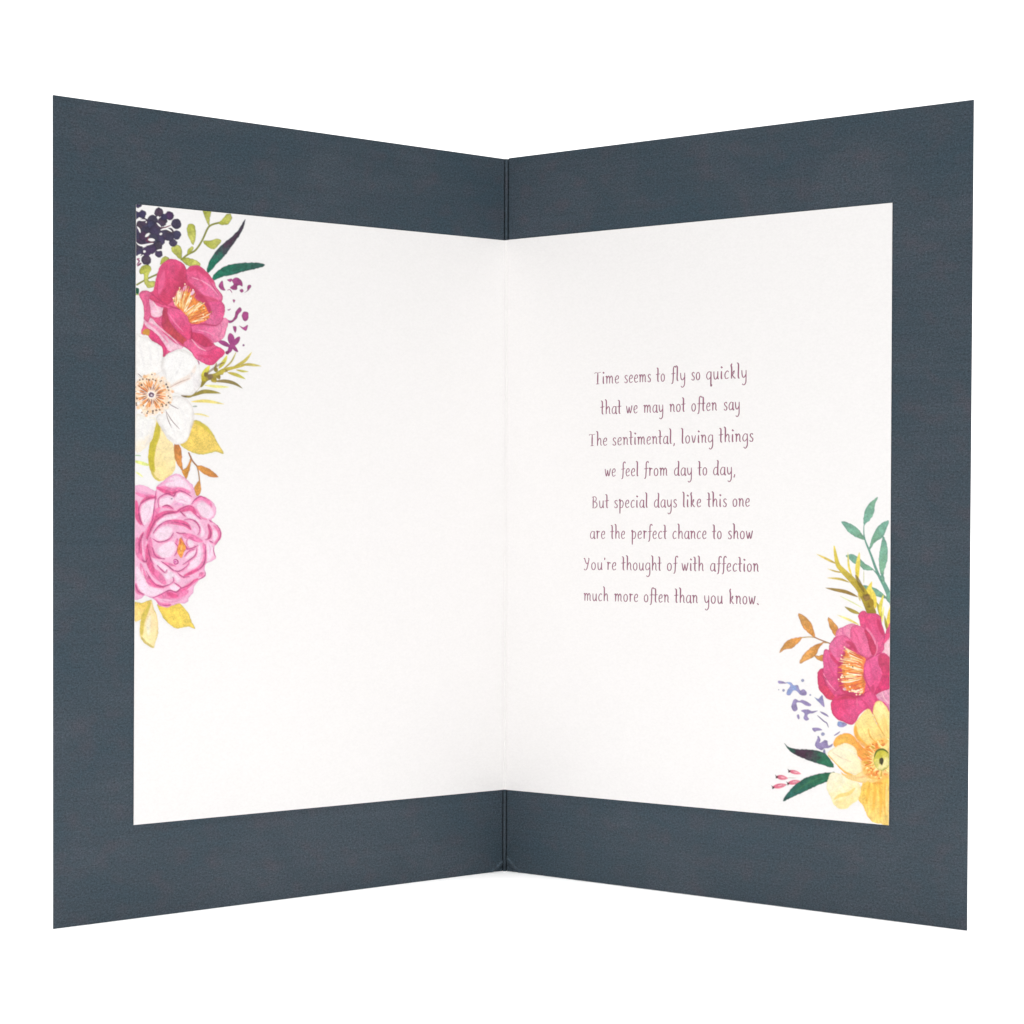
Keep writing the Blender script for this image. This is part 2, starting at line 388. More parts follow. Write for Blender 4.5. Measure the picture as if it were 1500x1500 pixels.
def paint_left():
    # --- olive leafy sprig at the top
    l = layer('L', 'printed_leaf_sprig', 195, 296, 345, 430, label='printed olive green leafy sprig'); l.F = FA
    g = (168, 172, 58); gd = (128, 132, 42); gl = (196, 196, 92)
    l.stroke([(540, 645), (610, 590), (690, 545), (760, 440), (815, 320), (860, 280), (940, 258)], 10, gd, prof='flat')
    l.stroke([(75, 908), (140, 870), (200, 838), (290, 797)], 9, gd, prof='flat')
    for P in ([(765, 100), (845, 120), (842, 200), (828, 292), (800, 235), (775, 170)],
              [(930, 265), (980, 210), (1015, 170), (1055, 168), (1070, 215), (1035, 270), (975, 283)],
              [(605, 290), (640, 268), (680, 290), (692, 370), (684, 440), (665, 492), (630, 440), (600, 360)],
              [(765, 455), (850, 442), (915, 425), (958, 448), (925, 500), (885, 535), (825, 520)],
              [(603, 592), (608, 540), (650, 505), (668, 528), (635, 575)],
              [(540, 642), (462, 585), (433, 530), (475, 493), (525, 500), (545, 560)],
              [(540, 650), (600, 626), (690, 650), (742, 690), (720, 715), (620, 712)],
              [(322, 700), (330, 640), (375, 610), (412, 630), (400, 665)],
              [(100, 760), (135, 708), (195, 700), (226, 745), (205, 790), (190, 830), (205, 868), (250, 870), (282, 890), (250, 930), (190, 942), (150, 880), (148, 800), (112, 798)]):
        a, b = P[0], P[len(P) // 2]
        l.fill(P, g, to=(a, b, gl), edge=(gd, 1.1, .75), mott=.12)
    l.fill([(60, 945), (95, 945), (100, 975), (85, 1015), (60, 1035)], (25, 85, 60))
    l.fill([(60, 1040), (95, 1015), (130, 1080), (152, 1160), (148, 1270), (125, 1380), (90, 1425), (60, 1430)], (190, 208, 112), to=((60, 1200), (150, 1200), (208, 222, 150)), edge=(160, 180, 80) and ((165, 185, 85), 1, .6), mott=.05)
    # --- dark berries
    l = layer('L', 'printed_berry_cluster', 195, 296, 270, 395, label='printed dark purple berry cluster'); l.F = FA
    dk = (62, 52, 80)
    rnd = random.Random(3)
    for x, y, r in ((92, 62, 42), (128, 172, 44), (305, 150, 49), (415, 184, 47), (488, 270, 54), (490, 386, 48), (455, 470, 42), (395, 395, 55), (240, 232, 55),
                    (345, 245, 50), (118, 285, 52), (205, 300, 70), (165, 350, 55), (270, 340, 62), (300, 280, 40), (320, 440, 55), (285, 500, 58), (118, 430, 58), (85, 390, 40),
                    (95, 560, 52), (175, 648, 52), (305, 585, 40), (180, 560, 50), (225, 530, 55), (240, 430, 60), (420, 350, 40), (345, 350, 50), (150, 250, 45), (60, 330, 45), (150, 400, 50), (210, 470, 52), (130, 490, 40), (360, 200, 35), (420, 410, 45), (60, 520, 50), (60, 180, 45)):
        l.dot(x, y, r, (dk[0] + rnd.randint(-10, 12), dk[1] + rnd.randint(-8, 6), dk[2] + rnd.randint(-9, 9)), edge=((46, 40, 62), 1.4, .8), mott=.12, wob=.7)
    for P, w in (([(285, 262), (325, 302)], 8), ([(325, 335), (385, 322), (440, 352)], 10), ([(78, 478), (130, 497), (245, 474)], 10), ([(135, 512), (165, 500)], 9),
                 ([(78, 300), (100, 330), (110, 362)], 9), ([(380, 275), (415, 250), (430, 262)], 9), ([(285, 550), (340, 540)], 8), ([(100, 232), (165, 232)], 9), ([(80, 610), (120, 590)], 9),
                 ([(165, 405), (205, 370)], 14), ([(195, 435), (260, 440)], 16), ([(170, 260), (175, 245)], 6), ([(370, 470), (410, 450)], 7)):
        l.stroke(P, w, 0, prof='both', mode='erase')
    for x, y, r in ((297, 203, 11), (327, 375, 13), (152, 560, 13)): l.dot(x, y, r, 0, mode='erase')
    l.stroke([(318, 315), (370, 308), (435, 283)], 6, (112, 38, 62))
    l.stroke([(165, 440), (200, 460), (255, 462)], 6, (105, 35, 62)); l.stroke([(200, 400), (180, 450)], 6, (130, 60, 80))
    l.stroke([(75, 700), (100, 660), (80, 640), (105, 632)], 8, (140, 60, 105)); l.stroke([(80, 712), (122, 680)], 10, (120, 50, 90))
    # --- two dark green blades
    for P, gr, mid in (([(808, 785), (818, 700), (860, 615), (925, 528), (1000, 460), (1065, 408), (1130, 340), (1170, 280), (1204, 222), (1207, 238), (1195, 300), (1150, 390), (1100, 462), (1040, 545), (980, 620), (900, 702), (838, 775)], ((830, 760), (1080, 430)), (66, 44, 62)),
                       ([(862, 840), (900, 782), (980, 720), (1080, 690), (1200, 676), (1350, 678), (1416, 703), (1340, 737), (1200, 767), (1100, 800), (980, 822), (880, 862)], ((900, 840), (1400, 700)), (45, 88, 78))):
        l = layer('L', 'printed_leaf', 298, 316, 392, 415, label='printed dark green blade-shaped leaf'); l.F = FA
        l.fill(P, (22, 112, 84), to=(gr[0], gr[1], mid), edge=((20, 62, 66), .9, .7), mott=.17, ns=5)
    # --- magenta spray
    l = layer('L', 'printed_blossom_spray', 286, 400, 372, 540, label='printed magenta blossom spray'); l.F = FA
    m = (168, 62, 128); e = ((128, 42, 100), .8, .8)
    for P in ([(930, 925), (950, 880), (972, 868), (985, 930), (1000, 968), (960, 962)], [(1018, 855), (1070, 845), (1055, 880)],
              [(1068, 860), (1115, 830), (1160, 855), (1182, 895), (1178, 928), (1150, 915), (1125, 925), (1122, 958), (1085, 962), (1048, 938), (1085, 905)],
              [(1262, 908), (1232, 918), (1228, 965), (1200, 992), (1240, 968), (1270, 930)], [(1108, 1190), (1150, 1143), (1172, 1178), (1135, 1222), (1120, 1262), (1050, 1312), (1003, 1268), (1060, 1280), (1098, 1240)],
              [(1080, 1348), (1115, 1345), (1118, 1380), (1102, 1412)], [(1145, 1335), (1190, 1352), (1235, 1328), (1225, 1382), (1200, 1387)], [(1078, 1065), (1105, 1068), (1090, 1100)], [(1022, 1170), (1060, 1160), (1040, 1178)]):
        l.fill(P, m, edge=e, mott=.12, wob=.3)
    l.dot(1172, 970, 20, m, edge=e); l.dot(1210, 1237, 36, m, ry=52, edge=e)
    l.stroke([(1020, 965), (1050, 960), (1070, 992)], 5, m)
    l.F = FB
    for P, w in (([(1048, 62), (1060, 110), (1068, 185)], 36), ([(1150, 95), (1110, 150), (1075, 195)], 27), ([(922, 138), (990, 165), (1060, 205)], 25), ([(1065, 150), (1050, 230), (1010, 275)], 24), ([(1070, 170), (1100, 220), (1135, 255)], 20)):
        l.stroke(P, w, m, prof='leaf', c2=(150, 55, 120))
    l.dot(1190, 183, 12, (120, 60, 110)); l.dot(1020, 262, 20, (130, 40, 85)); l.stroke([(705, 345), (725, 385)], 14, (180, 70, 130))
    l.dot(850, 160, 14, (150, 60, 110))
    # --- rosemary-like sprig
    l = layer('L', 'printed_needle_sprig', 260, 508, 388, 616, label='printed olive needle-leaved sprig'); l.F = FB
    o = (148, 130, 52); y = (216, 205, 84); br = (120, 96, 62)
    for P, w, c, c2 in (([(640, 775), (800, 768), (990, 800)], 17, (238, 212, 96), (236, 222, 130)), ([(670, 902), (750, 908), (830, 932)], 9, (242, 222, 130), (245, 230, 150)),
                        ([(780, 602), (900, 615), (1045, 622)], 15, (236, 228, 130), (236, 232, 130)), ([(640, 722), (760, 672), (860, 672), (955, 687)], 22, (140, 122, 46), (165, 150, 62)),
                        ([(880, 562), (1000, 560), (1100, 585), (1182, 637)], 19, (150, 128, 72), (132, 118, 60)), ([(1020, 468), (1120, 495), (1212, 538)], 18, (190, 165, 60), (196, 196, 70)),
                        ([(1110, 440), (1180, 455), (1245, 460)], 12, (190, 175, 60), (200, 200, 80)), ([(1080, 415), (1200, 350), (1280, 252)], 17, (170, 150, 50), (226, 210, 100)),
                        ([(980, 430), (1060, 360), (1112, 258)], 9, (170, 152, 60), (190, 178, 90)), ([(930, 430), (990, 350), (1020, 285)], 21, (190, 172, 50), (226, 222, 90)),
                        ([(745, 540), (790, 470), (838, 395)], 30, (190, 178, 40), (232, 224, 84)), ([(885, 440), (912, 365)], 11, (150, 130, 60), (180, 160, 90)), ([(660, 825), (705, 822)], 8, (160, 165, 150), None),
                        ([(1160, 395), (1240, 385), (1378, 402)], 15, (175, 150, 56), (226, 214, 112))):
        l.stroke(P, w, c, prof='leaf' if w > 10 else 'both', c2=c2)
    l.stroke([(545, 712), (630, 705), (700, 630), (760, 560)], 26, br, prof='both', c2=(140, 128, 40))
    l.stroke([(740, 590), (800, 530), (900, 500), (1000, 440), (1200, 398)], 34, (140, 124, 40), prof='out', c2=(205, 184, 62))
    for x, y_, r, c in ((770, 530, 30, (190, 172, 40)), (800, 490, 22, (124, 100, 50)), (880, 545, 32, (166, 144, 44)), (930, 520, 22, (140, 120, 46)), (900, 440, 24, (160, 140, 46)), (960, 470, 24, (196, 174, 56)), (1010, 450, 18, (150, 130, 50))):
        l.dot(x, y_, r, c, aa=1.4, mott=.15, wob=.8)
    l.stroke([(600, 725), (680, 690)], 20, o); l.dot(842, 515, 30, (122, 98, 70), mott=.2, aa=2.5); l.stroke([(900, 490), (1000, 450)], 16, (205, 186, 60), a=.6)
    l.stroke([(780, 500), (930, 390), (990, 365)], 12, (118, 90, 52), a=.7)
    # --- pale grass blades by the page edge
    l = layer('L', 'printed_grass_blade', 195, 660, 222, 705, label='printed pale green grass blades'); l.F = FC
    l.stroke([(70, -30), (130, -28), (165, -22)], 9, (168, 200, 150)); l.stroke([(70, 55), (180, 85), (290, 115)], 26, (226, 234, 130), prof='both'); l.stroke([(90, 215), (140, 245), (190, 285)], 14, (236, 238, 150))
    # --- yellow leaves beneath the white flower
    l = layer('L', 'printed_leaf', 264, 612, 330, 670, label='printed golden yellow leaf beside the white flower'); l.F = FB
    l.fill([(675, 965), (780, 1010), (870, 1105), (922, 1205), (985, 1318), (900, 1300), (800, 1322), (720, 1327), (620, 1290), (530, 1225), (570, 1150), (610, 1040)], (238, 200, 82), to=((680, 1000), (900, 1300), (240, 204, 92)), edge=((176, 168, 52), 1.1, .8), mott=.06)
    l.stroke([(690, 990), (780, 1030), (860, 1110)], 22, (198, 182, 50), a=.6, soft=3)
    l = layer('L', 'printed_leaf', 214, 610, 262, 710, label='printed half olive, half cream leaf'); l.F = FB
    l.fill([(285, 955), (240, 1100), (205, 1230), (193, 1380), (213, 1490), (250, 1570), (315, 1607), (400, 1567), (465, 1500), (480, 1400), (470, 1290), (440, 1190), (370, 1100), (330, 1000)], (250, 224, 150), to=((300, 1500), (440, 1300), (250, 226, 165)), edge=((236, 205, 110), 1., .6), mott=.04)
    l.stroke([(300, 990), (280, 1120), (235, 1240), (222, 1390), (250, 1500)], 42, (204, 184, 54), clip=l.mask, prof='both', soft=2.5, c2=(200, 182, 40))
    l.stroke([(210, 1450), (250, 1560), (320, 1605)], 18, (200, 178, 60), clip=l.mask, a=.7, soft=2.5)
    # --- orange twig
    l = layer('L', 'printed_twig', 252, 648, 325, 730, label='printed orange-brown leafy twig'); l.F = FB
    od = (176, 104, 50)
    l.fill([(468, 1205), (520, 1225), (545, 1320), (548, 1420), (562, 1505), (505, 1440), (466, 1340)], (198, 116, 52), to=((500, 1220), (530, 1450), (216, 138, 62)), edge=(od, .9, .7), mott=.1)
    l.fill([(645, 1345), (640, 1440), (610, 1540), (588, 1590), (556, 1530), (548, 1495), (600, 1450)], (222, 146, 50), edge=(od, .8, .6), mott=.1)
    l.stroke([(618, 1310), (655, 1390), (705, 1450)], 8, (160, 100, 60), prof='flat')
    l.F = FC
    l.stroke([(985, 130), (1010, 230), (1022, 345)], 9, (160, 110, 60), prof='flat')
    l.fill([(975, 125), (1080, 130), (1190, 180), (1260, 240), (1304, 288), (1210, 292), (1110, 255), (1030, 195)], (222, 145, 58), to=((1000, 150), (1290, 280), (214, 128, 60)), edge=(od, .9, .7), mott=.1)
    l.fill([(1025, 335), (1042, 420), (1042, 510), (1005, 565), (965, 545), (942, 440), (985, 380)], (222, 148, 60), edge=(od, .9, .6), mott=.1)
    # --- white anemone
    l = layer('L', 'printed_anemone', 196, 488, 300, 664, label='printed white flower with orange stamens'); l.F = FB
    we = ((212, 204, 196), 1.3, .85); wc = (243, 240, 237)
    l.fill([(60, 1290), (60, 930), (150, 925), (272, 950), (262, 1060), (232, 1170), (162, 1258)], (240, 238, 234), to=((100, 1100), (180, 1270), (248, 232, 205)), edge=((232, 222, 190), 1.2, .7), mott=.02)
    l.fill([(60, 80), (140, 72), (200, 105), (300, 155), (350, 215), (356, 310), (360, 400), (320, 470), (200, 520), (60, 480)], wc, edge=we, mott=.02)
    l.fill([(350, 330), (400, 270), (510, 222), (620, 255), (700, 330), (735, 430), (752, 560), (730, 625), (680, 680), (620, 712), (480, 690), (400, 640), (370, 540), (330, 430)], (243, 241, 239), edge=we, mott=.02)
    l.fill([(400, 740), (520, 712), (600, 748), (650, 820), (672, 930), (652, 1020), (632, 1100), (600, 1180), (530, 1222), (470, 1215), (395, 1160), (335, 1060), (285, 980), (290, 920), (370, 850)], wc, edge=we, mott=.02)
    l.stroke([(415, 625), (520, 570), (640, 500), (690, 400)], 26, (238, 214, 196), a=.55, soft=3); l.stroke([(415, 628), (520, 572), (630, 530)], 5, (200, 160, 150), a=.8)
    l.stroke([(640, 480), (700, 560), (690, 640)], 40, (236, 230, 230), a=.7, soft=4)
    for P, w in (([(355, 300), (345, 400), (380, 520)], 20), ([(730, 470), (720, 600), (640, 690)], 18), ([(300, 950), (380, 1110), (500, 1210)], 16), ([(655, 850), (665, 950), (620, 1100)], 16), ([(100, 90), (220, 130), (320, 200)], 14), ([(420, 270), (520, 235), (650, 290)], 12), ([(430, 750), (540, 730), (630, 800)], 12), ([(240, 1000), (230, 1120), (160, 1240)], 16)):
        l.stroke(P, w, (222, 216, 214), a=.6, soft=2.2, dry=.3)
    for P in ([(405, 790), (450, 820), (510, 850)], [(375, 865), (440, 970), (520, 1060)], [(380, 880), (400, 960), (440, 1050)], [(85, 480), (130, 520)]):
        l.stroke(P, 4.5, (150, 128, 128), a=.85)
    for P in ([(100, 150), (130, 300), (150, 430)], [(200, 180), (220, 320), (230, 450)], [(300, 230), (290, 380)], [(450, 300), (430, 450)], [(560, 300), (480, 500)], [(480, 800), (560, 900), (590, 1050)], [(140, 980), (130, 1150)], [(200, 980), (180, 1130)], [(430, 1000), (480, 1150)], [(600, 880), (620, 1000)]):
        l.stroke(P, 13, (232, 229, 229), a=.45, soft=2)
    l.dot(228, 700, 205, (250, 214, 176), a=.85, aa=7, mott=.05, wob=3, ns=4)
    R = random.Random(5)
    for k in range(60):
        t = R.uniform(0, 2 * math.pi); r = R.uniform(150, 225)
        l.dot(228 + r * math.cos(t), 702 + r * math.sin(t), R.uniform(10, 20), R.choice([(250, 196, 140), (246, 180, 120), (252, 226, 200), (242, 240, 238)]), a=.8, wob=.3)
    for k in range(70):
        t = k * 2 * math.pi / 70 + R.uniform(-.06, .06); r0 = R.uniform(50, 90); r1 = R.uniform(110, 175)
        c = R.choice([(240, 150, 78), (234, 130, 60), (247, 180, 112), (252, 226, 200), (242, 160, 90), (250, 238, 226)])
        l.stroke([(228 + r0 * math.cos(t), 702 + r0 * math.sin(t)), (228 + r1 * math.cos(t), 702 + r1 * math.sin(t))], R.uniform(6, 10), c, a=.95)
    for k in range(30):
        t = k * 2 * math.pi / 30 + R.uniform(-.1, .1); r0 = R.uniform(42, 60); r1 = R.uniform(85, 140)
        l.stroke([(228 + r0 * math.cos(t), 702 + r0 * math.sin(t)), (228 + r1 * math.cos(t), 702 + r1 * math.sin(t))], 3.2, (120, 66, 66), a=.85)
    for k in range(36):
        t = k * 2 * math.pi / 36 + R.uniform(-.12, .12); r = R.uniform(140, 215)
        l.dot(228 + r * math.cos(t), 702 + r * math.sin(t), R.uniform(6, 10), R.choice([(70, 56, 56), (88, 70, 60), (120, 84, 60)]), wob=.2, aa=.8)
    l.dot(228, 702, 40, (246, 238, 238), aa=1.5, a=.9); l.dot(226, 702, 27, (96, 64, 88)); l.dot(230, 706, 11, (225, 210, 218))
    # --- magenta peony
    l = layer('L', 'printed_peony', 199, 370, 340, 540, label='printed magenta peony with orange stamens'); l.F = FA
    P0 = (230, 72, 132); PD = (188, 38, 86); PL = (240, 128, 178); PP = (238, 184, 214); ED = ((176, 40, 92), .9, .75)
    l.fill([(100, 1010), (150, 968), (212, 985), (255, 958), (272, 860), (300, 760), (330, 700), (400, 645), (450, 636), (520, 660), (572, 700), (596, 748), (632, 713), (720, 706), (800, 768), (882, 870), (902, 930), (962, 1010), (972, 1060), (965, 1090), (992, 1130), (992, 1200), (978, 1250), (1032, 1290), (1006, 1390), (985, 1450), (930, 1492), (880, 1510), (900, 1545), (985, 1595), (988, 1640), (930, 1690), (882, 1742), (820, 1748), (750, 1715), (690, 1680), (640, 1610), (560, 1560), (500, 1580), (400, 1625), (350, 1665), (340, 1560), (230, 1490), (195, 1435), (120, 1418), (150, 1280), (146, 1130)], P0, edge=ED, mott=.06)
    l.fill([(150, 1240), (240, 1265), (330, 1390), (450, 1500), (560, 1560), (490, 1585), (415, 1605), (340, 1500), (250, 1400), (160, 1330)], PP, to=((200, 1270), (450, 1560), (240, 190, 218)), edge=((214, 110, 165), 1, .6))
    l.stroke([(170, 1290), (300, 1380), (400, 1510)], 16, (238, 130, 178), soft=2.5)
    l.fill([(195, 1370), (270, 1415), (340, 1500), (385, 1590), (350, 1665), (338, 1560), (232, 1490), (190, 1440)], (226, 52, 118), edge=ED)
    l.fill([(130, 1410), (165, 1370), (210, 1385), (200, 1440), (165, 1432)], (200, 130, 42), edge=((150, 110, 40), 1, .5))
    l.fill([(205, 1055), (280, 1120), (362, 1160), (330, 1235), (240, 1245), (205, 1140)], (240, 160, 200), to=((220, 1080), (330, 1230), (244, 190, 220)), edge=((206, 90, 150), .9, .6))
    l.fill([(100, 1010), (150, 970), (212, 985), (200, 1060), (215, 1180), (200, 1290), (150, 1260), (146, 1130)], (232, 86, 146), edge=ED)
    l.fill([(360, 1140), (340, 1230), (335, 1330), (380, 1420), (480, 1480), (590, 1555), (600, 1480), (540, 1400), (470, 1300), (420, 1180)], (190, 44, 84), to=((350, 1200), (580, 1500), (208, 60, 70)), edge=ED, mott=.1)
    l.fill([(395, 1165), (480, 1150), (560, 1180), (612, 1240), (648, 1340), (655, 1425), (620, 1500), (560, 1450), (480, 1380), (420, 1290)], (234, 76, 140), to=((500, 1180), (600, 1450), (226, 56, 116)), edge=ED)
    l.fill([(560, 1530), (620, 1480), (700, 1540), (800, 1600), (880, 1570), (935, 1560), (988, 1600), (988, 1640), (930, 1690), (882, 1742), (820, 1748), (750, 1715), (690, 1680), (640, 1610)], (232, 52, 118), to=((900, 1700), (700, 1580), (238, 84, 146)), edge=ED)
    l.fill([(630, 1390), (740, 1410), (830, 1490), (870, 1540), (790, 1560), (700, 1510), (640, 1460)], (206, 42, 92), edge=ED)
    l.fill([(640, 1340), (740, 1318), (900, 1340), (985, 1255), (1032, 1290), (1006, 1390), (985, 1460), (930, 1500), (870, 1512), (780, 1430), (650, 1400)], (230, 78, 144), to=((700, 1350), (1010, 1360), (242, 128, 180)), edge=((206, 60, 120), .9, .6))
    l.fill([(790, 1090), (850, 1072), (950, 1080), (992, 1130), (992, 1200), (962, 1290), (905, 1338), (820, 1330), (775, 1270), (800, 1180)], (232, 92, 154), to=((820, 1280), (950, 1120), (228, 70, 138)), edge=ED)
    l.fill([(270, 860), (300, 760), (330, 700), (400, 645), (450, 637), (520, 660), (572, 702), (606, 775), (605, 860), (560, 950), (480, 1010), (440, 1080), (385, 1125), (300, 1100), (212, 1050), (250, 960)], (230, 62, 124), to=((330, 740), (560, 960), (208, 44, 92)), edge=ED)
    l.stroke([(560, 720), (540, 830), (530, 930), (470, 1010)], 34, (196, 42, 88), a=.75, soft=4)
    l.stroke([(360, 770), (330, 900), (300, 1010)], 30, (238, 84, 146), a=.7, soft=4)
    l.fill([(596, 760), (640, 713), (720, 707), (800, 768), (882, 870), (902, 930), (964, 1010), (966, 1062), (880, 1088), (770, 1070), (700, 980), (612, 890), (590, 810)], (232, 70, 132), to=((650, 740), (860, 1040), (236, 96, 158)), edge=ED)
    l.stroke([(625, 760), (700, 735), (790, 790), (870, 880)], 26, (208, 44, 96), a=.7, soft=4, clip=l.mask)
    l.stroke([(650, 830), (760, 870), (850, 930), (930, 1020)], 8, (246, 160, 200), a=.7)
    l.stroke([(720, 1020), (820, 1050), (920, 1075)], 22, (214, 52, 100), a=.7, soft=3)
    l.stroke([(640, 1350), (650, 1420), (640, 1480)], 6, (180, 36, 84)); l.stroke([(650, 1480), (720, 1560), (800, 1600)], 8, (246, 170, 205), a=.8)
    l.stroke([(700, 1380), (800, 1400), (880, 1440)], 7, (244, 160, 200), a=.5); l.stroke([(400, 1200), (470, 1300), (560, 1400)], 8, (246, 130, 180), a=.6)
    for P, w, c, al in (([(300, 800), (290, 900), (300, 1030), (370, 1110)], 5, (190, 36, 88), .7), ([(400, 660), (380, 780), (400, 900), (430, 1000)], 12, (218, 46, 104), .55), ([(470, 660), (490, 780), (490, 900)], 12, (212, 44, 100), .55),
                        ([(215, 985), (300, 1060), (390, 1120)], 7, (184, 38, 90), .85), ([(385, 1125), (480, 1150), (570, 1185), (625, 1260)], 7, (184, 38, 84), .85), ([(640, 1335), (760, 1318), (900, 1338)], 7, (184, 38, 88), .85),
                        ([(790, 1270), (840, 1170), (800, 1095)], 8, (196, 40, 88), .7), ([(880, 1100), (900, 1180), (880, 1290)], 10, (216, 70, 134), .6), ([(700, 760), (730, 850), (790, 940)], 12, (214, 48, 104), .5),
                        ([(830, 860), (880, 940), (930, 1010)], 6, (190, 40, 96), .7), ([(605, 860), (640, 960), (700, 1010)], 12, (200, 40, 88), .6), ([(720, 1430), (800, 1470), (860, 1500)], 14, (200, 40, 84), .6),
                        ([(950, 1300), (960, 1380), (930, 1450)], 8, (214, 80, 140), .6), ([(700, 1640), (800, 1660), (900, 1650)], 14, (220, 40, 100), .6), ([(250, 1290), (330, 1370), (440, 1460), (520, 1540)], 8, (246, 214, 232), .8),
                        ([(160, 1010), (180, 1100), (175, 1220)], 9, (214, 60, 120), .6), ([(240, 1080), (290, 1160), (300, 1220)], 8, (248, 214, 232), .8), ([(500, 1190), (560, 1280), (600, 1400)], 9, (222, 54, 116), .6)):
        l.stroke(P, w, c, a=al, soft=1.4, dry=.25)
    # stamens
    l.stroke([(470, 1020), (520, 940), (590, 910), (680, 980), (780, 1080), (850, 1210)], 36, (188, 36, 80), a=.7, soft=4)
    l.fill([(462, 1070), (500, 1020), (560, 975), (620, 990), (700, 1060), (775, 1105), (820, 1180), (830, 1250), (760, 1300), (645, 1320), (600, 1240), (540, 1180), (485, 1130)], (236, 128, 46), mott=.18, ns=4, edge=((214, 80, 60), 1.4, .8))
    R = random.Random(9)
    B = crom([(478, 1130), (545, 1185), (605, 1245), (645, 1318)], False, 8)
    TT = crom([(455, 1040), (520, 960), (580, 920), (650, 990), (740, 1070), (800, 1140), (845, 1230), (740, 1300)], False, 8)
    for k in range(95):
        u = R.random(); b = B[int(u * (len(B) - 1))]; q = TT[int(min(max(u + R.uniform(-.1, .1), 0), 1) * (len(TT) - 1))]
        r0 = R.uniform(0, .4); r1 = R.uniform(.55, 1.14)
        c = R.choice([(242, 140, 40), (250, 176, 84), (228, 104, 36), (252, 226, 180), (246, 190, 110), (252, 238, 215), (214, 88, 50)])
        p0 = b + (q - b) * r0; p1 = b + (q - b) * r1
        l.stroke([p0, (p0 + p1) / 2 + R.uniform(-8, 8), p1], R.uniform(3.5, 7.5), c)
        if R.random() < .3: l.dot(p1[0], p1[1], 8, R.choice([(250, 236, 214), (252, 226, 190), (160, 120, 60)]), wob=.2)
    l.stroke([(560, 960), (590, 920)], 14, (244, 150, 196)); l.stroke([(640, 1010), (675, 975)], 16, (238, 190, 224))
    l.c += (250 - l.c) * .05; l.c[..., 2] *= .95
    # --- leaves beneath the rose
    l = layer('L', 'printed_leaf', 196, 870, 224, 912, label='printed yellow leaf cut by the page edge'); l.F = FD
    l.fill([(60, 735), (180, 730), (262, 700), (322, 688), (280, 770), (205, 880), (150, 985), (60, 985)], (232, 194, 84), to=((250, 720), (90, 960), (246, 206, 120)), edge=((196, 172, 60), 1.1, .8))
    l = layer('L', 'printed_leaf', 202, 876, 236, 952, label='printed cream leaf with olive edge'); l.F = FD
    l.fill([(318, 690), (250, 800), (180, 920), (150, 1050), (150, 1200), (188, 1290), (260, 1350), (347, 1390), (375, 1310), (412, 1200), (418, 1050), (392, 900), (345, 790)], (248, 226, 160), to=((200, 1200), (400, 1000), (248, 218, 160)), edge=((214, 184, 96), 1.1, .8), mott=.04)
    l.stroke([(300, 730), (230, 880), (180, 1020), (178, 1200)], 38, (204, 180, 60), a=.95, soft=2.5, clip=l.mask, c2=(214, 186, 76))
    l.stroke([(170, 1230), (230, 1320), (340, 1385)], 24, (200, 176, 84), a=.8, soft=2.5, clip=l.mask); l.stroke([(300, 930), (270, 1050), (280, 1200)], 30, (244, 238, 212), a=.8, soft=4, clip=l.mask)
    l = layer('L', 'printed_leaf', 228, 880, 290, 926, label='printed golden leaf under the pink rose'); l.F = FD
    l.fill([(405, 745), (540, 790), (640, 740), (740, 742), (820, 830), (880, 920), (912, 1010), (955, 1108), (860, 1080), (780, 1092), (700, 1107), (600, 1062), (500, 960), (440, 850)], (240, 200, 74), to=((450, 780), (850, 1050), (244, 208, 80)), edge=((182, 160, 52), 1.1, .8), mott=.07)
    # --- pink rose
    l = layer('L', 'printed_rose', 196, 690, 328, 894, label='printed pale pink many-petalled rose'); l.F = FC
    base = (242, 176, 208); mid = (238, 114, 166); hot = (228, 76, 134); dk = (172, 58, 112); pale = (244, 226, 238)
    M = l.fill([(-60, 440), (80, 416), (180, 405), (270, 438), (378, 492), (392, 425), (470, 365), (560, 290), (680, 238), (760, 268), (850, 340), (930, 420), (965, 560), (1030, 560), (1120, 588), (1220, 660), (1266, 760), (1245, 860), (1195, 922), (1270, 980), (1330, 1060), (1342, 1160), (1280, 1260), (1232, 1340), (1262, 1470), (1200, 1520), (1120, 1560), (1100, 1640), (1115, 1700), (1095, 1755), (1005, 1812), (942, 1900), (930, 1980), (870, 2050), (850, 2110), (800, 2140), (720, 2140), (620, 2172), (550, 2200), (440, 2172), (350, 2072), (290, 2052), (222, 2022), (160, 2070), (80, 2092), (-60, 2090)], base, edge=((214, 124, 176), .9, .8), mott=.03)
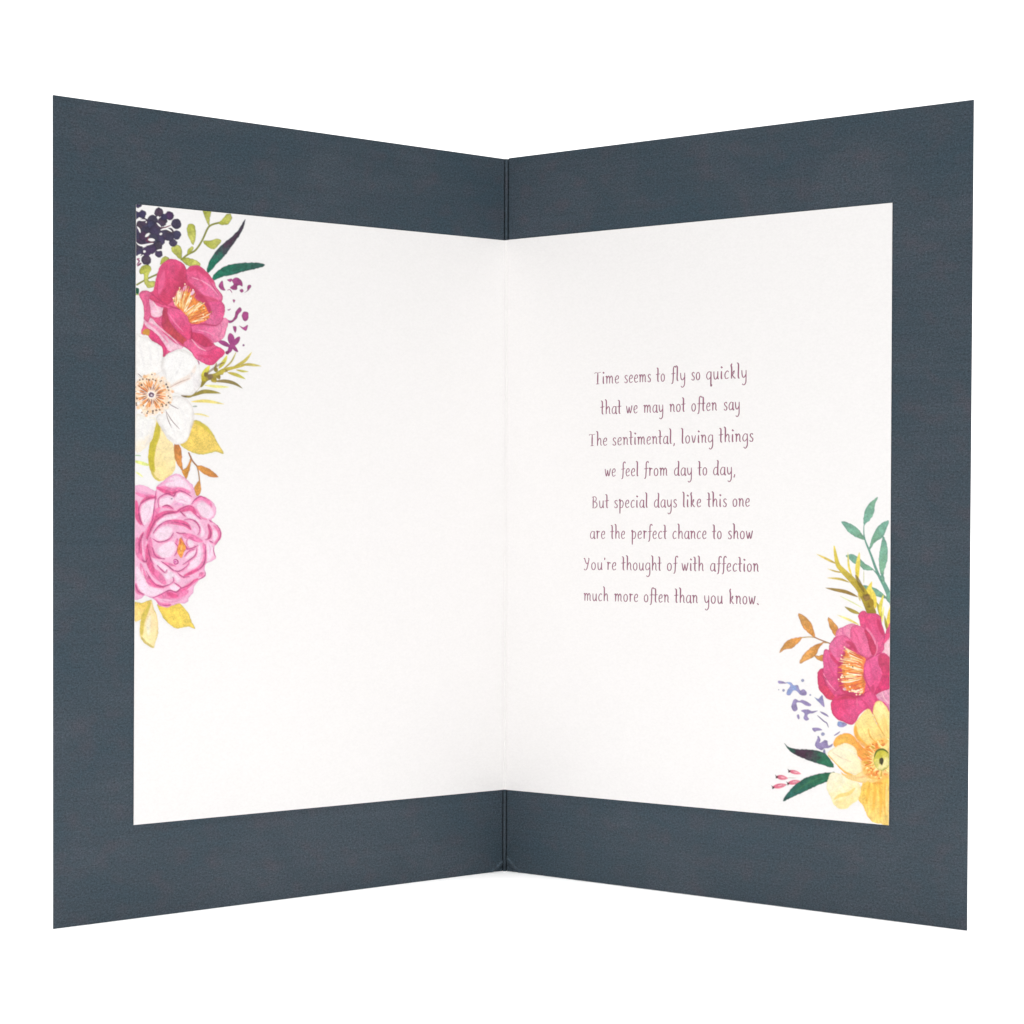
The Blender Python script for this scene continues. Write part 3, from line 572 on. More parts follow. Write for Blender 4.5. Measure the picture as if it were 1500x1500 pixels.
    for P, w, c in (([(90, 640), (105, 820), (170, 980)], 46, hot), ([(90, 520), (200, 560), (380, 570)], 30, mid), ([(160, 670), (250, 600), (390, 585)], 22, hot), ([(400, 455), (500, 450), (620, 490), (760, 470), (880, 520)], 40, mid), ([(400, 440), (520, 500), (620, 530), (680, 490)], 30, hot),
                    ([(330, 960), (390, 800), (440, 740)], 40, mid), ([(250, 1190), (310, 1020), (400, 890), (520, 820), (690, 800)], 42, hot), ([(480, 730), (560, 720), (640, 760)], 26, mid), ([(700, 790), (790, 760), (900, 745), (970, 830)], 42, hot), ([(650, 690), (720, 680), (790, 700)], 22, (236, 160, 204)),
                    ([(950, 640), (1050, 595), (1160, 650), (1200, 720)], 30, mid), ([(980, 760), (1040, 860), (1130, 910)], 22, mid), ([(560, 940), (700, 950), (820, 980), (890, 1050)], 40, hot), ([(500, 980), (560, 950), (680, 960)], 26, mid), ([(300, 1180), (300, 1340), (350, 1430), (440, 1470)], 44, mid),
                    ([(110, 1180), (130, 1400), (210, 1530)], 44, mid), ([(200, 1100), (150, 1230), (170, 1420)], 26, hot), ([(265, 1280), (270, 1480), (330, 1640), (430, 1760)], 44, hot), ([(380, 1660), (460, 1780), (520, 1850)], 50, mid), ([(160, 1560), (220, 1740), (330, 1860), (500, 1900)], 36, mid), ([(270, 1740), (360, 1860), (500, 1905)], 20, hot),
                    ([(1150, 980), (1185, 1100), (1150, 1190)], 28, hot), ([(1230, 1000), (1300, 1070), (1310, 1180), (1240, 1270)], 26, mid), ([(1080, 1260), (1090, 1400), (1065, 1560), (960, 1660), (800, 1730)], 30, mid), ([(1000, 1640), (900, 1690), (800, 1740)], 24, hot), ([(560, 1980), (680, 1990), (790, 1930), (900, 1840), (1000, 1780)], 34, hot),
                    ([(430, 2040), (560, 2020), (700, 2040), (850, 1960)], 60, mid), ([(540, 1975), (620, 2020), (700, 2030)], 34, hot), ([(380, 2080), (450, 2150), (600, 2150)], 24, mid), ([(85, 1850), (120, 1960), (210, 2010)], 34, mid), ([(1020, 1740), (1080, 1690)], 34, mid), ([(780, 1130), (900, 1160), (990, 1200), (1060, 1230)], 40, mid),
                    ([(800, 1350), (880, 1320), (960, 1300)], 24, mid), ([(480, 1540), (600, 1570), (680, 1590)], 20, mid), ([(900, 1000), (960, 1060), (980, 1120)], 16, (240, 180, 210)), ([(700, 1190), (680, 1280)], 20, mid)):
        l.stroke(P, w, c, a=.9, soft=2.4, clip=M, mott=.08)
    for P in ([(165, 780), (200, 670), (330, 625), (388, 650), (340, 800), (262, 950), (205, 985), (165, 900)], [(445, 700), (440, 620), (520, 575), (610, 570), (650, 620), (600, 690), (540, 690)], [(660, 560), (740, 520), (840, 560), (900, 620), (870, 690), (760, 670), (680, 640)],
              [(360, 1130), (440, 1040), (540, 1010), (620, 1040), (610, 1120), (530, 1200), (430, 1210)], [(420, 1330), (520, 1260), (640, 1240), (665, 1340), (600, 1450), (480, 1460), (410, 1400)], [(980, 700), (1080, 660), (1190, 740), (1225, 830), (1150, 900), (1040, 850)],
              [(1005, 1270), (1070, 1350), (1065, 1500), (960, 1610), (850, 1640), (880, 1540), (980, 1440)], [(90, 1600), (180, 1700), (280, 1880), (480, 1950), (420, 2005), (280, 2030), (130, 1930)], [(380, 950), (500, 880), (690, 850), (760, 820), (680, 890), (520, 920), (420, 990)],
              [(820, 830), (920, 840), (1010, 920), (1060, 1010), (1100, 1120), (1040, 1160), (1040, 1030), (960, 920), (850, 880)], [(570, 1850), (650, 1850), (730, 1910), (680, 1960), (610, 1940)], [(520, 1640), (640, 1690), (740, 1780), (700, 1830), (650, 1760), (560, 1790), (510, 1730)],
              [(850, 1230), (910, 1220), (940, 1290), (880, 1330)], [(820, 1450), (900, 1370), (960, 1360), (930, 1430), (840, 1490)], [(1215, 1080), (1280, 1090), (1290, 1160), (1230, 1220)], [(1140, 1260), (1210, 1290), (1220, 1440), (1130, 1520)], [(340, 1480), (420, 1530), (560, 1620), (500, 1660), (400, 1570)], [(600, 300), (700, 270), (820, 350), (900, 480), (760, 440), (600, 420), (520, 400)]):
        l.fill(P, pale, a=.7, aa=2.6, mott=.04, clip=M)
    for P in ([(200, 1000), (150, 900), (132, 780), (160, 685), (250, 620), (330, 592), (400, 602)], [(425, 740), (415, 620), (470, 560), (560, 530), (645, 565), (680, 510), (740, 490), (820, 520), (905, 572)], [(905, 685), (960, 615), (1040, 572), (1120, 605)],
              [(250, 1225), (300, 1080), (360, 960), (450, 870), (560, 820), (690, 798), (740, 760), (860, 710), (935, 740)], [(475, 722), (550, 700), (628, 748)], [(340, 1110), (420, 1010), (520, 940), (610, 925)], [(795, 915), (880, 903), (965, 940), (1015, 1010), (1024, 1080), (995, 1135)],
              [(620, 948), (740, 962), (850, 1000), (895, 1060)], [(330, 1185), (420, 1237), (520, 1222), (595, 1180), (640, 1105)], [(680, 1095), (740, 1112), (820, 1108)], [(740, 790), (815, 865)], [(955, 830), (1045, 905)], [(1150, 1000), (1188, 1100), (1172, 1180), (1100, 1205)], [(1165, 1220), (1222, 1252)],
              [(1165, 915), (1190, 945)], [(1200, 940), (1262, 975), (1322, 1055), (1328, 1150), (1282, 1250), (1230, 1350), (1252, 1450)], [(760, 1160), (775, 1235), (820, 1300), (852, 1342), (960, 1312), (1000, 1282)], [(660, 1250), (702, 1300), (690, 1380), (650, 1442)], [(335, 1320), (362, 1420), (420, 1470), (510, 1482)],
              [(262, 1290), (282, 1400), (310, 1500), (352, 1565)], [(985, 1330), (960, 1430), (880, 1500), (775, 1570)], [(1102, 1270), (1112, 1420), (1088, 1560), (1005, 1648), (955, 1672)], [(458, 1520), (560, 1590), (640, 1652), (720, 1667), (800, 1622), (862, 1560), (862, 1520)], [(400, 1578), (470, 1650), (520, 1682), (545, 1640)],
              [(238, 1660), (300, 1770), (380, 1862), (470, 1890), (570, 1866), (642, 1810), (630, 1748)], [(650, 1833), (720, 1880), (765, 1925)], [(325, 2062), (450, 2010), (540, 1960), (600, 1948), (680, 1972), (760, 1912), (860, 1882), (945, 1800)], [(700, 1690), (780, 1752), (875, 1742)], [(85, 1855), (120, 1960), (205, 2002)],
              [(475, 2160), (540, 2170), (600, 2160)], [(1008, 1792), (1100, 1735), (1110, 1680)], [(385, 490), (375, 600), (360, 720), (340, 880), (320, 960)], [(200, 1110), (150, 1240), (135, 1400)], [(800, 1450), (860, 1380), (950, 1340)], [(180, 1500), (230, 1530), (262, 1480)]):
        l.stroke([(x + 9, y + 9) for x, y in P], 17, mid, a=.6, soft=1.6, clip=M, dry=.2)
        l.stroke(P, 9.5, dk, a=.78, soft=.9, clip=M, mott=.1, dry=.25)
    for P, w, c, al in (([(90, 480), (180, 520), (300, 540)], 22, (236, 150, 196), .7), ([(430, 400), (520, 360), (640, 340)], 16, (240, 150, 196), .6), ([(280, 1000), (230, 1120), (215, 1300), (240, 1440)], 20, mid, .7), ([(420, 1800), (330, 1700), (290, 1600)], 26, (236, 90, 150), .6),
                        ([(600, 2080), (720, 2090), (860, 2010)], 22, (244, 170, 206), .8), ([(480, 2090), (560, 2120), (700, 2110)], 10, (226, 100, 160), .5), ([(180, 1620), (200, 1760), (270, 1900)], 16, (246, 210, 230), .8), ([(500, 860), (600, 840), (700, 836)], 10, (246, 206, 228), .8),
                        ([(1000, 620), (1080, 620), (1160, 700)], 12, (236, 130, 180), .6), ([(1080, 950), (1120, 1040), (1110, 1140)], 16, (244, 160, 200), .7), ([(860, 1180), (950, 1220), (1010, 1240)], 8, (200, 60, 120), .6), ([(1040, 1300), (1060, 1420), (1020, 1540)], 8, (228, 120, 176), .6),
                        ([(1150, 1250), (1180, 1340), (1170, 1440)], 8, (226, 130, 184), .6), ([(300, 700), (290, 800), (240, 900)], 6, (226, 170, 200), .6), ([(760, 1900), (850, 1850), (930, 1790)], 9, (240, 190, 216), .7), ([(860, 1180), (830, 1240), (850, 1300)], 8, (190, 56, 116), .7),
                        ([(780, 1160), (840, 1190), (900, 1170), (960, 1230)], 7, (206, 70, 130), .6), ([(480, 600), (560, 580), (610, 620)], 6, (226, 150, 190), .6), ([(700, 640), (760, 620), (840, 660)], 10, (238, 164, 204), .7)):
        l.stroke(P, w, c, a=al, soft=1.5, clip=M, dry=.3)
    l.stroke([(640, 1520), (660, 1495), (700, 1510), (705, 1550), (665, 1562), (640, 1535)], 9, (196, 60, 130)); l.dot(668, 1530, 20, (222, 100, 170)); l.dot(616, 606, 8, (70, 50, 80), wob=0)
    l.fill([(742, 1170), (790, 1240), (825, 1320), (792, 1400), (752, 1475), (708, 1420), (698, 1330), (720, 1250)], (246, 152, 56), mott=.14, ns=3, edge=((226, 100, 90), .9, .7))
    l.stroke([(750, 1200), (740, 1280)], 12, (228, 100, 60)); l.stroke([(760, 1300), (745, 1400)], 8, (252, 196, 120)); l.dot(750, 1370, 8, (180, 90, 50), wob=0)

def paint_right():
    # --- sea-green sprig
    l = layer('R', 'printed_leaf_sprig', 1228, 725, 1308, 895, label='printed sea-green leafy sprig'); l.F = FE
    g = (112, 168, 146); ge = ((76, 134, 120), .8, .75)
    l.stroke([(1400, 1250), (1375, 1180), (1320, 1050), (1240, 890), (1170, 700), (1100, 520), (1090, 400), (1097, 350)], 20, (98, 152, 134), prof='out')
    l.stroke([(1180, 845), (1240, 910), (1320, 1010), (1385, 1150)], 18, (98, 152, 134), prof='in'); l.stroke([(1155, 640), (1160, 600)], 10, g)
    for P in ([(1088, 375), (1088, 280), (1110, 190), (1160, 120), (1247, 60), (1215, 140), (1200, 240), (1152, 320), (1112, 350)], [(845, 330), (920, 342), (1000, 388), (1052, 440), (1100, 530), (1000, 497), (922, 445), (878, 390)],
              [(1362, 315), (1342, 400), (1300, 500), (1222, 552), (1152, 635), (1165, 560), (1200, 460), (1262, 368)], [(1298, 490), (1335, 550), (1352, 650), (1346, 760), (1312, 880), (1298, 960), (1262, 840), (1258, 700), (1280, 590)],
              [(893, 705), (960, 688), (1040, 730), (1100, 790), (1150, 820), (1195, 862), (1100, 862), (1050, 820), (980, 790), (930, 742)], [(1078, 1030), (1160, 1040), (1262, 1090), (1345, 1172), (1290, 1170), (1180, 1125), (1090, 1090)], [(1290, 900), (1320, 960), (1310, 1020), (1270, 960)],
              [(1345, 1120), (1400, 1100), (1400, 1255), (1375, 1235), (1335, 1180)]):
        l.fill(P, g, to=(P[0], P[len(P) // 2], (120, 172, 138)), edge=ge, mott=.09)
    # --- olive needle sprig
    l = layer('R', 'printed_needle_sprig', 1194, 798, 1308, 924, label='printed mustard needle-leaved sprig'); l.F = FE
    y = (214, 184, 48); yl = (240, 216, 74); br = (140, 108, 44)
    for P, w, c, c2 in (([(800, 800), (690, 745), (568, 685)], 13, (186, 156, 48), (240, 216, 96)), ([(870, 890), (790, 880), (690, 848)], 9, (170, 140, 50), (226, 200, 90)), ([(935, 1000), (830, 962), (685, 948)], 13, (176, 146, 46), (226, 202, 100)),
                        ([(1030, 1160), (900, 1105), (780, 1080), (665, 1058)], 20, (142, 108, 46), (160, 130, 60)), ([(1080, 1282), (960, 1215), (830, 1150)], 6, (214, 220, 130), (226, 230, 150)), ([(1050, 1345), (960, 1310), (878, 1264)], 20, (180, 152, 50), (150, 132, 60)),
                        ([(1040, 1465), (920, 1405), (795, 1355)], 13, (226, 206, 80), (244, 230, 150)), ([(965, 940), (925, 820), (916, 665)], 12, (226, 200, 60), (230, 216, 110)), ([(1025, 980), (1020, 850), (1042, 665)], 26, (226, 196, 50), (244, 224, 100)),
                        ([(1090, 1010), (1090, 870)], 4, (200, 200, 130), None), ([(1185, 1290), (1140, 1130), (1180, 985)], 34, (222, 190, 40), (240, 214, 80)), ([(1220, 1290), (1200, 1150), (1170, 1060)], 26, (236, 204, 50), (246, 222, 90)), ([(1285, 1400), (1262, 1300), (1232, 1215)], 20, (150, 138, 36), (180, 170, 60)),
                        ([(1270, 1380), (1275, 1250), (1308, 1130)], 20, (214, 196, 50), (236, 220, 90)), ([(1290, 1440), (1300, 1330), (1310, 1260)], 12, (236, 228, 110), None), ([(1350, 1560), (1375, 1400), (1390, 1240)], 34, (232, 200, 60), (244, 216, 80)), ([(1350, 1540), (1330, 1440), (1318, 1360)], 14, (140, 130, 40), (170, 160, 60))):
        l.stroke(P, w, c, prof='leaf' if w > 8 else 'both', c2=c2)
    l.stroke([(1175, 1330), (1110, 1180), (1040, 1060), (950, 960), (850, 860), (800, 790), (763, 600)], 52, (150, 124, 36), prof='out', c2=(232, 208, 70))
    l.stroke([(1160, 1290), (1080, 1100), (1010, 1000)], 44, (170, 146, 34), prof='both', a=.95); l.stroke([(1090, 1100), (1040, 1000), (1000, 920)], 20, (124, 102, 34), a=.85)
    l.dot(1120, 1165, 40, (124, 94, 44), aa=2.5, mott=.25, wob=1); l.dot(1150, 1240, 34, (134, 108, 34), aa=2, mott=.2, wob=1); l.dot(1050, 1130, 26, (196, 168, 40), aa=1.5, wob=1); l.stroke([(1180, 1270), (1170, 1180)], 26, (160, 128, 30)); l.stroke([(1050, 1200), (1030, 1110)], 12, (206, 180, 60), a=.8); l.dot(965, 1000, 16, (190, 160, 40))
    # --- orange leaves
    l = layer('R', 'printed_twig', 1138, 894, 1230, 975, label='printed orange-brown leafy twig'); l.F = FF
    o = (216, 152, 76); oe = ((170, 108, 60), .9, .8)
    l.stroke([(400, 405), (490, 398), (560, 402)], 6, (190, 150, 80), prof='flat'); l.stroke([(545, 400), (620, 432), (725, 472)], 7, (164, 108, 70), prof='flat'); l.stroke([(640, 458), (690, 462)], 6, (190, 140, 70), prof='flat')
    for P in ([(368, 138), (440, 170), (500, 230), (532, 300), (552, 405), (480, 352), (420, 290), (390, 222)], [(160, 574), (218, 470), (290, 420), (412, 400), (370, 462), (300, 520), (220, 537)], [(383, 692), (420, 600), (500, 520), (570, 480), (655, 453), (602, 512), (562, 600), (470, 650)],
              [(698, 178), (760, 230), (812, 310), (780, 390), (722, 305), (700, 240)], [(545, 608), (600, 602), (660, 590), (660, 665), (590, 652)]):
        l.fill(P, o, to=(P[0], P[len(P) // 2], (220, 140, 56)), edge=oe, mott=.1)
    # --- blue-violet spray
    l = layer('R', 'printed_blossom_spray', 1138, 990, 1245, 1110, label='printed blue-violet blossom spray'); l.F = FF
    v = (146, 130, 178); bl = (128, 160, 212); ve = ((112, 98, 152), .8, .6)
    for P, c in (([(153, 878), (220, 893), (240, 908), (160, 912)], v), ([(232, 900), (290, 897), (320, 928), (368, 930), (388, 985), (430, 972), (462, 1008), (450, 1040), (400, 1036), (350, 992), (312, 990), (282, 1036), (243, 1030), (250, 985), (282, 930)], bl),
                 ([(545, 1060), (590, 1078), (625, 1038), (642, 1062), (658, 1168), (612, 1130)], bl), ([(293, 1160), (330, 1080), (380, 1098), (422, 1090), (505, 1135), (500, 1157), (450, 1150), (400, 1120), (350, 1125), (362, 1190), (325, 1217)], v), ([(353, 1258), (375, 1248), (387, 1288), (370, 1302)], v),
                 ([(400, 1208), (470, 1193), (520, 1213), (585, 1208), (532, 1237), (482, 1242), (470, 1270), (487, 1302), (455, 1317), (428, 1290), (440, 1240)], v), ([(610, 1215), (670, 1238), (703, 1277), (640, 1247)], v), ([(523, 1403), (580, 1393), (634, 1420), (572, 1430), (548, 1440)], v), ([(812, 1325), (905, 1352), (862, 1388), (803, 1376)], bl)):
        l.fill(P, c, to=(P[0], P[len(P) // 2], v), edge=ve, mott=.1, wob=.3)
    for x, yy, r in ((208, 985, 14), (155, 978, 6), (418, 875, 17), (502, 1035, 10), (640, 1465, 20), (590, 1495, 10)): l.dot(x, yy, r, (142, 150, 178), edge=ve, wob=.2)
    l.stroke([(580, 1260), (650, 1322), (683, 1345), (702, 1392)], 7, (120, 106, 150)); l.stroke([(763, 1482), (800, 1460), (828, 1438)], 8, (140, 124, 170))
    l.F = FG
    l.fill([(555, 520), (590, 443), (618, 480), (600, 515), (632, 500), (660, 480), (692, 495), (702, 545), (748, 520), (740, 550), (700, 572), (662, 570), (632, 592), (598, 580), (566, 560)], v, edge=ve, mott=.1)
    l.dot(655, 612, 14, (130, 125, 165), ry=32)
    # --- buds
    l = layer('R', 'printed_bud_spray', 1130, 1124, 1190, 1160, label='printed pink buds on fine stems'); l.F = FG
    for a, b, w in (((262, 818), (402, 852), 22), ((125, 882), (258, 902), 27), ((85, 998), (245, 970), 27), ((250, 956), (398, 932), 26)):
        l.stroke([a, b], w, (216, 90, 118), prof='leaf', c2=(236, 140, 156)); m = ((a[0] * .6 + b[0] * .4), (a[1] * .6 + b[1] * .4) - 4)
        l.stroke([m, ((m[0] + b[0]) / 2, (m[1] + b[1]) / 2 - 3)], 6, (246, 190, 200), a=.8)
        l.fill([(a[0] - 8, a[1] - 20), (a[0] + 12, a[1] - 4), (a[0] + 22, a[1] - 8), (a[0] + 18, a[1] + 14), (a[0] - 2, a[1] + 20), (a[0] - 2, a[1] + 2)], (70, 36, 44), wob=.1)
    for P in ([(250, 895), (345, 898)], [(392, 928), (480, 902)], [(230, 972), (262, 968)]): l.stroke(P, 4, (190, 170, 160), a=.8)
    # --- dark leaves
    for P, gr, mid, lb in (([(218, 515), (270, 560), (380, 580), (500, 583), (600, 600), (690, 650), (765, 780), (640, 757), (500, 712), (400, 672), (320, 632), (262, 585)], ((680, 700), (430, 640)), (72, 44, 64), 'printed dark leaf with purple middle'),
                       ([(202, 1155), (250, 1060), (350, 960), (460, 890), (600, 850), (768, 833), (722, 890), (702, 932), (600, 970), (480, 1030), (340, 1090)], ((700, 880), (260, 1120)), (34, 96, 84), 'printed deep green leaf')):
        l = layer('R', 'printed_leaf', 1146, 1086, 1224, 1176, label=lb); l.F = FG
        l.fill(P, (34, 104, 72), to=(gr[0], gr[1], mid), edge=((22, 62, 60), .9, .8), mott=.16, ns=5)
        if mid[0] > 50: l.stroke([(225, 520), (290, 585), (330, 610)], 30, (28, 84, 66), soft=4, a=.8, clip=l.mask)
        else: l.stroke([(330, 1050), (480, 950), (640, 880)], 10, (60, 120, 70), a=.5, soft=2)
    # --- magenta peony
    l = layer('R', 'printed_peony', 1195, 892, 1308, 1064, label='printed magenta peony cut by the page edge'); l.F = FF
    ED = ((178, 40, 100), .9, .75)
    l.fill([(1028, 165), (1060, 118), (1100, 113), (1132, 140), (1200, 138), (1270, 168), (1292, 260), (1322, 360), (1345, 308), (1410, 290), (1410, 1260), (1180, 1243), (1130, 1190), (1045, 1250), (1003, 1330), (950, 1362), (870, 1332), (800, 1302), (742, 1232), (728, 1130), (742, 1095), (700, 1082), (640, 1022), (592, 950), (583, 790), (642, 742), (640, 640), (655, 543), (700, 543), (712, 490), (758, 412), (780, 390), (798, 322), (860, 288), (940, 253), (1000, 260), (1060, 290), (1040, 210)], (228, 62, 130), edge=ED)
    l.fill([(1220, 560), (1312, 480), (1410, 380), (1410, 660), (1340, 590)], (238, 178, 214), to=((1250, 560), (1400, 480), (240, 190, 222)), edge=((214, 100, 160), 1, .6))
    l.fill([(1215, 1015), (1300, 960), (1410, 930), (1410, 1260), (1330, 1130), (1260, 1095)], (232, 150, 200), to=((1230, 1020), (1390, 1150), (226, 120, 180)), edge=((206, 90, 160), 1, .6))
    l.fill([(1028, 165), (1060, 118), (1100, 113), (1132, 140), (1200, 138), (1270, 168), (1292, 260), (1322, 365), (1310, 470), (1310, 540), (1235, 590), (1180, 450), (1120, 340), (1060, 290), (1040, 210)], (234, 62, 132), to=((1060, 160), (1290, 420), (226, 70, 140)), edge=ED)
    l.stroke([(1240, 200), (1270, 300), (1305, 380)], 22, (200, 36, 92), a=.8, soft=3); l.stroke([(1120, 300), (1200, 420), (1220, 520)], 14, (240, 130, 184), a=.8, soft=2.5)
    l.fill([(778, 395), (798, 322), (860, 288), (940, 253), (1000, 262), (990, 330), (950, 420), (880, 385), (822, 392)], (230, 112, 172), to=((800, 340), (980, 300), (236, 128, 184)), edge=((196, 70, 136), .9, .7))
    l.fill([(945, 310), (1010, 265), (1100, 308), (1180, 420), (1222, 540), (1190, 605), (1110, 622), (1020, 560), (955, 450)], (232, 84, 150), to=((980, 330), (1150, 560), (236, 92, 158)), edge=ED)
    l.fill([(1095, 320), (1160, 372), (1232, 530), (1192, 602), (1150, 520), (1130, 430)], (204, 44, 96), edge=((180, 30, 84), 1, .6), mott=.1)
    l.fill([(655, 543), (700, 543), (752, 610), (832, 715), (846, 880), (858, 1000), (785, 1030), (700, 985), (648, 880), (615, 770), (645, 740), (638, 640)], (230, 78, 152), to=((690, 600), (800, 980), (226, 64, 136)), edge=ED)
    l.stroke([(720, 590), (790, 670), (830, 720)], 20, (206, 40, 96), a=.85, soft=3)
    l.fill([(583, 790), (642, 745), (655, 860), (722, 980), (790, 1085), (700, 1085), (640, 1022), (592, 950)], (208, 44, 104), to=((600, 800), (760, 1080), (216, 50, 90)), edge=ED, mott=.1)
    l.stroke([(640, 790), (700, 900), (790, 1000)], 6, (246, 150, 196), a=.7); l.stroke([(650, 830), (680, 870)], 6, (160, 40, 90), a=.8)
    l.fill([(715, 475), (800, 392), (880, 383), (952, 440), (985, 505), (900, 520), (862, 600), (850, 660), (800, 662), (742, 592), (712, 520)], (228, 96, 164), to=((740, 500), (880, 560), (232, 80, 148)), edge=ED)
    l.fill([(742, 1098), (800, 1040), (900, 1035), (1000, 1055), (1130, 990), (1200, 1020), (1232, 1100), (1180, 1243), (1130, 1190), (1045, 1250), (1003, 1330), (950, 1362), (870, 1332), (800, 1302), (742, 1232), (728, 1150)], (226, 48, 116), to=((760, 1100), (1000, 1250), (232, 66, 140)), edge=((186, 30, 90), 2, .7))
    l.stroke([(790, 1090), (900, 1060), (1010, 1080)], 18, (196, 40, 80), a=.7, soft=3); l.stroke([(1010, 1070), (1020, 1160)], 8, (246, 110, 170), a=.6, soft=2)
    l.fill([(1105, 660), (1200, 602), (1282, 568), (1352, 600), (1410, 700), (1410, 930), (1280, 1000), (1190, 1035), (1130, 930), (1088, 830), (1088, 730)], (232, 76, 152), to=((1150, 750), (1300, 900), (228, 62, 134)), edge=ED)
    l.fill([(1262, 590), (1345, 600), (1410, 700), (1410, 930), (1280, 1000), (1200, 1030), (1262, 900), (1295, 800), (1250, 690)], (206, 50, 104), to=((1300, 620), (1300, 950), (214, 40, 110)), edge=((186, 40, 90), 1.2, .5), mott=.1)
    l.stroke([(1190, 930), (1190, 1010)], 16, (196, 40, 96), a=.8, soft=3)
    for P, w, c, al in (([(1100, 150), (1120, 240), (1180, 340)], 12, (214, 44, 112), .6), ([(1180, 160), (1220, 280), (1260, 400)], 12, (220, 52, 120), .6), ([(960, 300), (1020, 400), (1050, 520)], 10, (222, 66, 132), .6), ([(860, 300), (860, 360), (900, 385)], 8, (214, 80, 150), .7),
                        ([(780, 430), (800, 520), (800, 620)], 10, (220, 70, 144), .6), ([(690, 620), (720, 740), (780, 860), (800, 980)], 10, (212, 50, 122), .6), ([(845, 880), (820, 960), (760, 1010)], 7, (190, 38, 96), .7), ([(1150, 660), (1170, 780), (1180, 900)], 12, (222, 60, 134), .6),
                        ([(1105, 660), (1200, 606), (1280, 572)], 7, (190, 40, 100), .85), ([(1090, 740), (1110, 870), (1180, 1000)], 7, (190, 40, 100), .7), ([(850, 1150), (900, 1230), (960, 1280)], 14, (218, 42, 106), .55), ([(1060, 1080), (1120, 1140), (1150, 1200)], 10, (206, 38, 100), .6),
                        ([(800, 1045), (900, 1030), (1010, 1060), (1120, 1000)], 8, (180, 34, 84), .85), ([(1240, 450), (1230, 560), (1200, 620)], 6, (246, 170, 206), .6), ([(1290, 1010), (1320, 1080), (1370, 1130)], 7, (246, 200, 226), .7), ([(1340, 640), (1350, 760), (1320, 880)], 12, (190, 40, 92), .5)):
        l.stroke(P, w, c, a=al, soft=1.4, dry=.25)
    # stamens
    l.stroke([(960, 500), (870, 620), (830, 760), (850, 950), (960, 1030), (1090, 1040)], 30, (190, 34, 84), a=.75, soft=4)
    l.stroke([(900, 450), (960, 480), (1010, 560)], 22, (196, 40, 90), a=.8, soft=3)
    l.fill([(895, 535), (960, 550), (1040, 590), (1112, 640), (1092, 730), (1090, 830), (1112, 930), (1082, 1030), (1020, 980), (890, 985), (862, 870), (852, 720), (870, 640)], (240, 124, 54), mott=.18, ns=4, edge=((216, 70, 76), 1.4, .8))
    R = random.Random(21)
    B = crom([(1100, 640), (1085, 760), (1085, 880), (1090, 1000)], False, 8)
    TT = crom([(895, 520), (865, 620), (832, 700), (828, 790), (840, 870), (860, 960), (950, 1000), (1050, 1035)], False, 8)
    for k in range(95):
        u = R.random(); b = B[int(u * (len(B) - 1))]; q = TT[int(min(max(u + R.uniform(-.08, .08), 0), 1) * (len(TT) - 1))]
        r0 = R.uniform(0, .45); r1 = R.uniform(.55, 1.14)
        c = R.choice([(244, 138, 48), (250, 170, 84), (232, 100, 44), (252, 224, 184), (250, 200, 130), (253, 240, 224), (218, 80, 60)])
        p0 = b + (q - b) * r0; p1 = b + (q - b) * r1
        l.stroke([p0, (p0 + p1) / 2 + np.array([0, R.uniform(-10, 10)]), p1], R.uniform(4, 8), c)
        if R.random() < .3: l.dot(p1[0], p1[1], 9, R.choice([(252, 238, 220), (252, 228, 196)]), wob=.2)
    l.dot(876, 970, 20, (238, 180, 206), ry=14); l.dot(970, 725, 8, (90, 60, 60)); l.dot(880, 838, 7, (90, 60, 70))
    l.c += (250 - l.c) * .05; l.c[..., 2] *= .91
    # --- yellow flower
    l = layer('R', 'printed_anemone', 1205, 1022, 1308, 1214, label='printed yellow flower with green centre'); l.F = FG
    ye = ((232, 176, 84), .9, .6)
    l.fill([(1100, 560), (1250, 420), (1410, 400), (1410, 960), (1200, 980), (1060, 900)], (250, 206, 120), mott=.08)
    l.fill([(1102, 930), (1200, 945), (1410, 910), (1410, 1440), (1290, 1405), (1195, 1386), (1130, 1320), (1080, 1200), (1030, 1135), (1055, 1000)], (250, 194, 74), to=((1200, 960), (1250, 1390), (250, 206, 104)), edge=((246, 196, 96), 1.5, .8), mott=.06, streak=.08)
    for P in ([(1215, 950), (1210, 1100), (1190, 1250)], [(1260, 960), (1280, 1150), (1270, 1330)], [(1150, 960), (1130, 1100), (1110, 1180)], [(1330, 940), (1320, 1150), (1330, 1300)]): l.stroke(P, 16, (244, 164, 44), a=.6, soft=3, prof='both')
    l.stroke([(1340, 960), (1340, 1300)], 14, (252, 222, 140), a=.6, soft=3)
    l.fill([(712, 870), (760, 838), (860, 865), (1000, 930), (1060, 1000), (1032, 1130), (962, 1182), (905, 1232), (830, 1237), (762, 1192), (722, 1100), (680, 1000)], (246, 238, 204), to=((720, 900), (860, 1230), (250, 226, 152)), edge=((236, 222, 168), .9, .7), mott=.03)
    l.stroke([(765, 1130), (830, 1090), (920, 1070), (992, 1010)], 20, (250, 208, 110), soft=2, a=.85); l.stroke([(780, 1160), (880, 1150)], 16, (250, 220, 140), a=.7, soft=3)
    l.fill([(835, 835), (900, 860), (1000, 862), (1090, 815), (1160, 880), (1100, 950), (1000, 935), (900, 895)], (250, 200, 120), to=((850, 840), (1100, 900), (250, 214, 140)), edge=ye, mott=.05)
    l.fill([(755, 515), (795, 442), (880, 404), (960, 420), (1012, 480), (1080, 560), (1160, 600), (1120, 700), (1000, 640), (900, 540), (835, 532), (780, 565)], (249, 182, 72), to=((780, 500), (1100, 640), (248, 160, 60)), edge=((244, 150, 50), .9, .6), mott=.06)
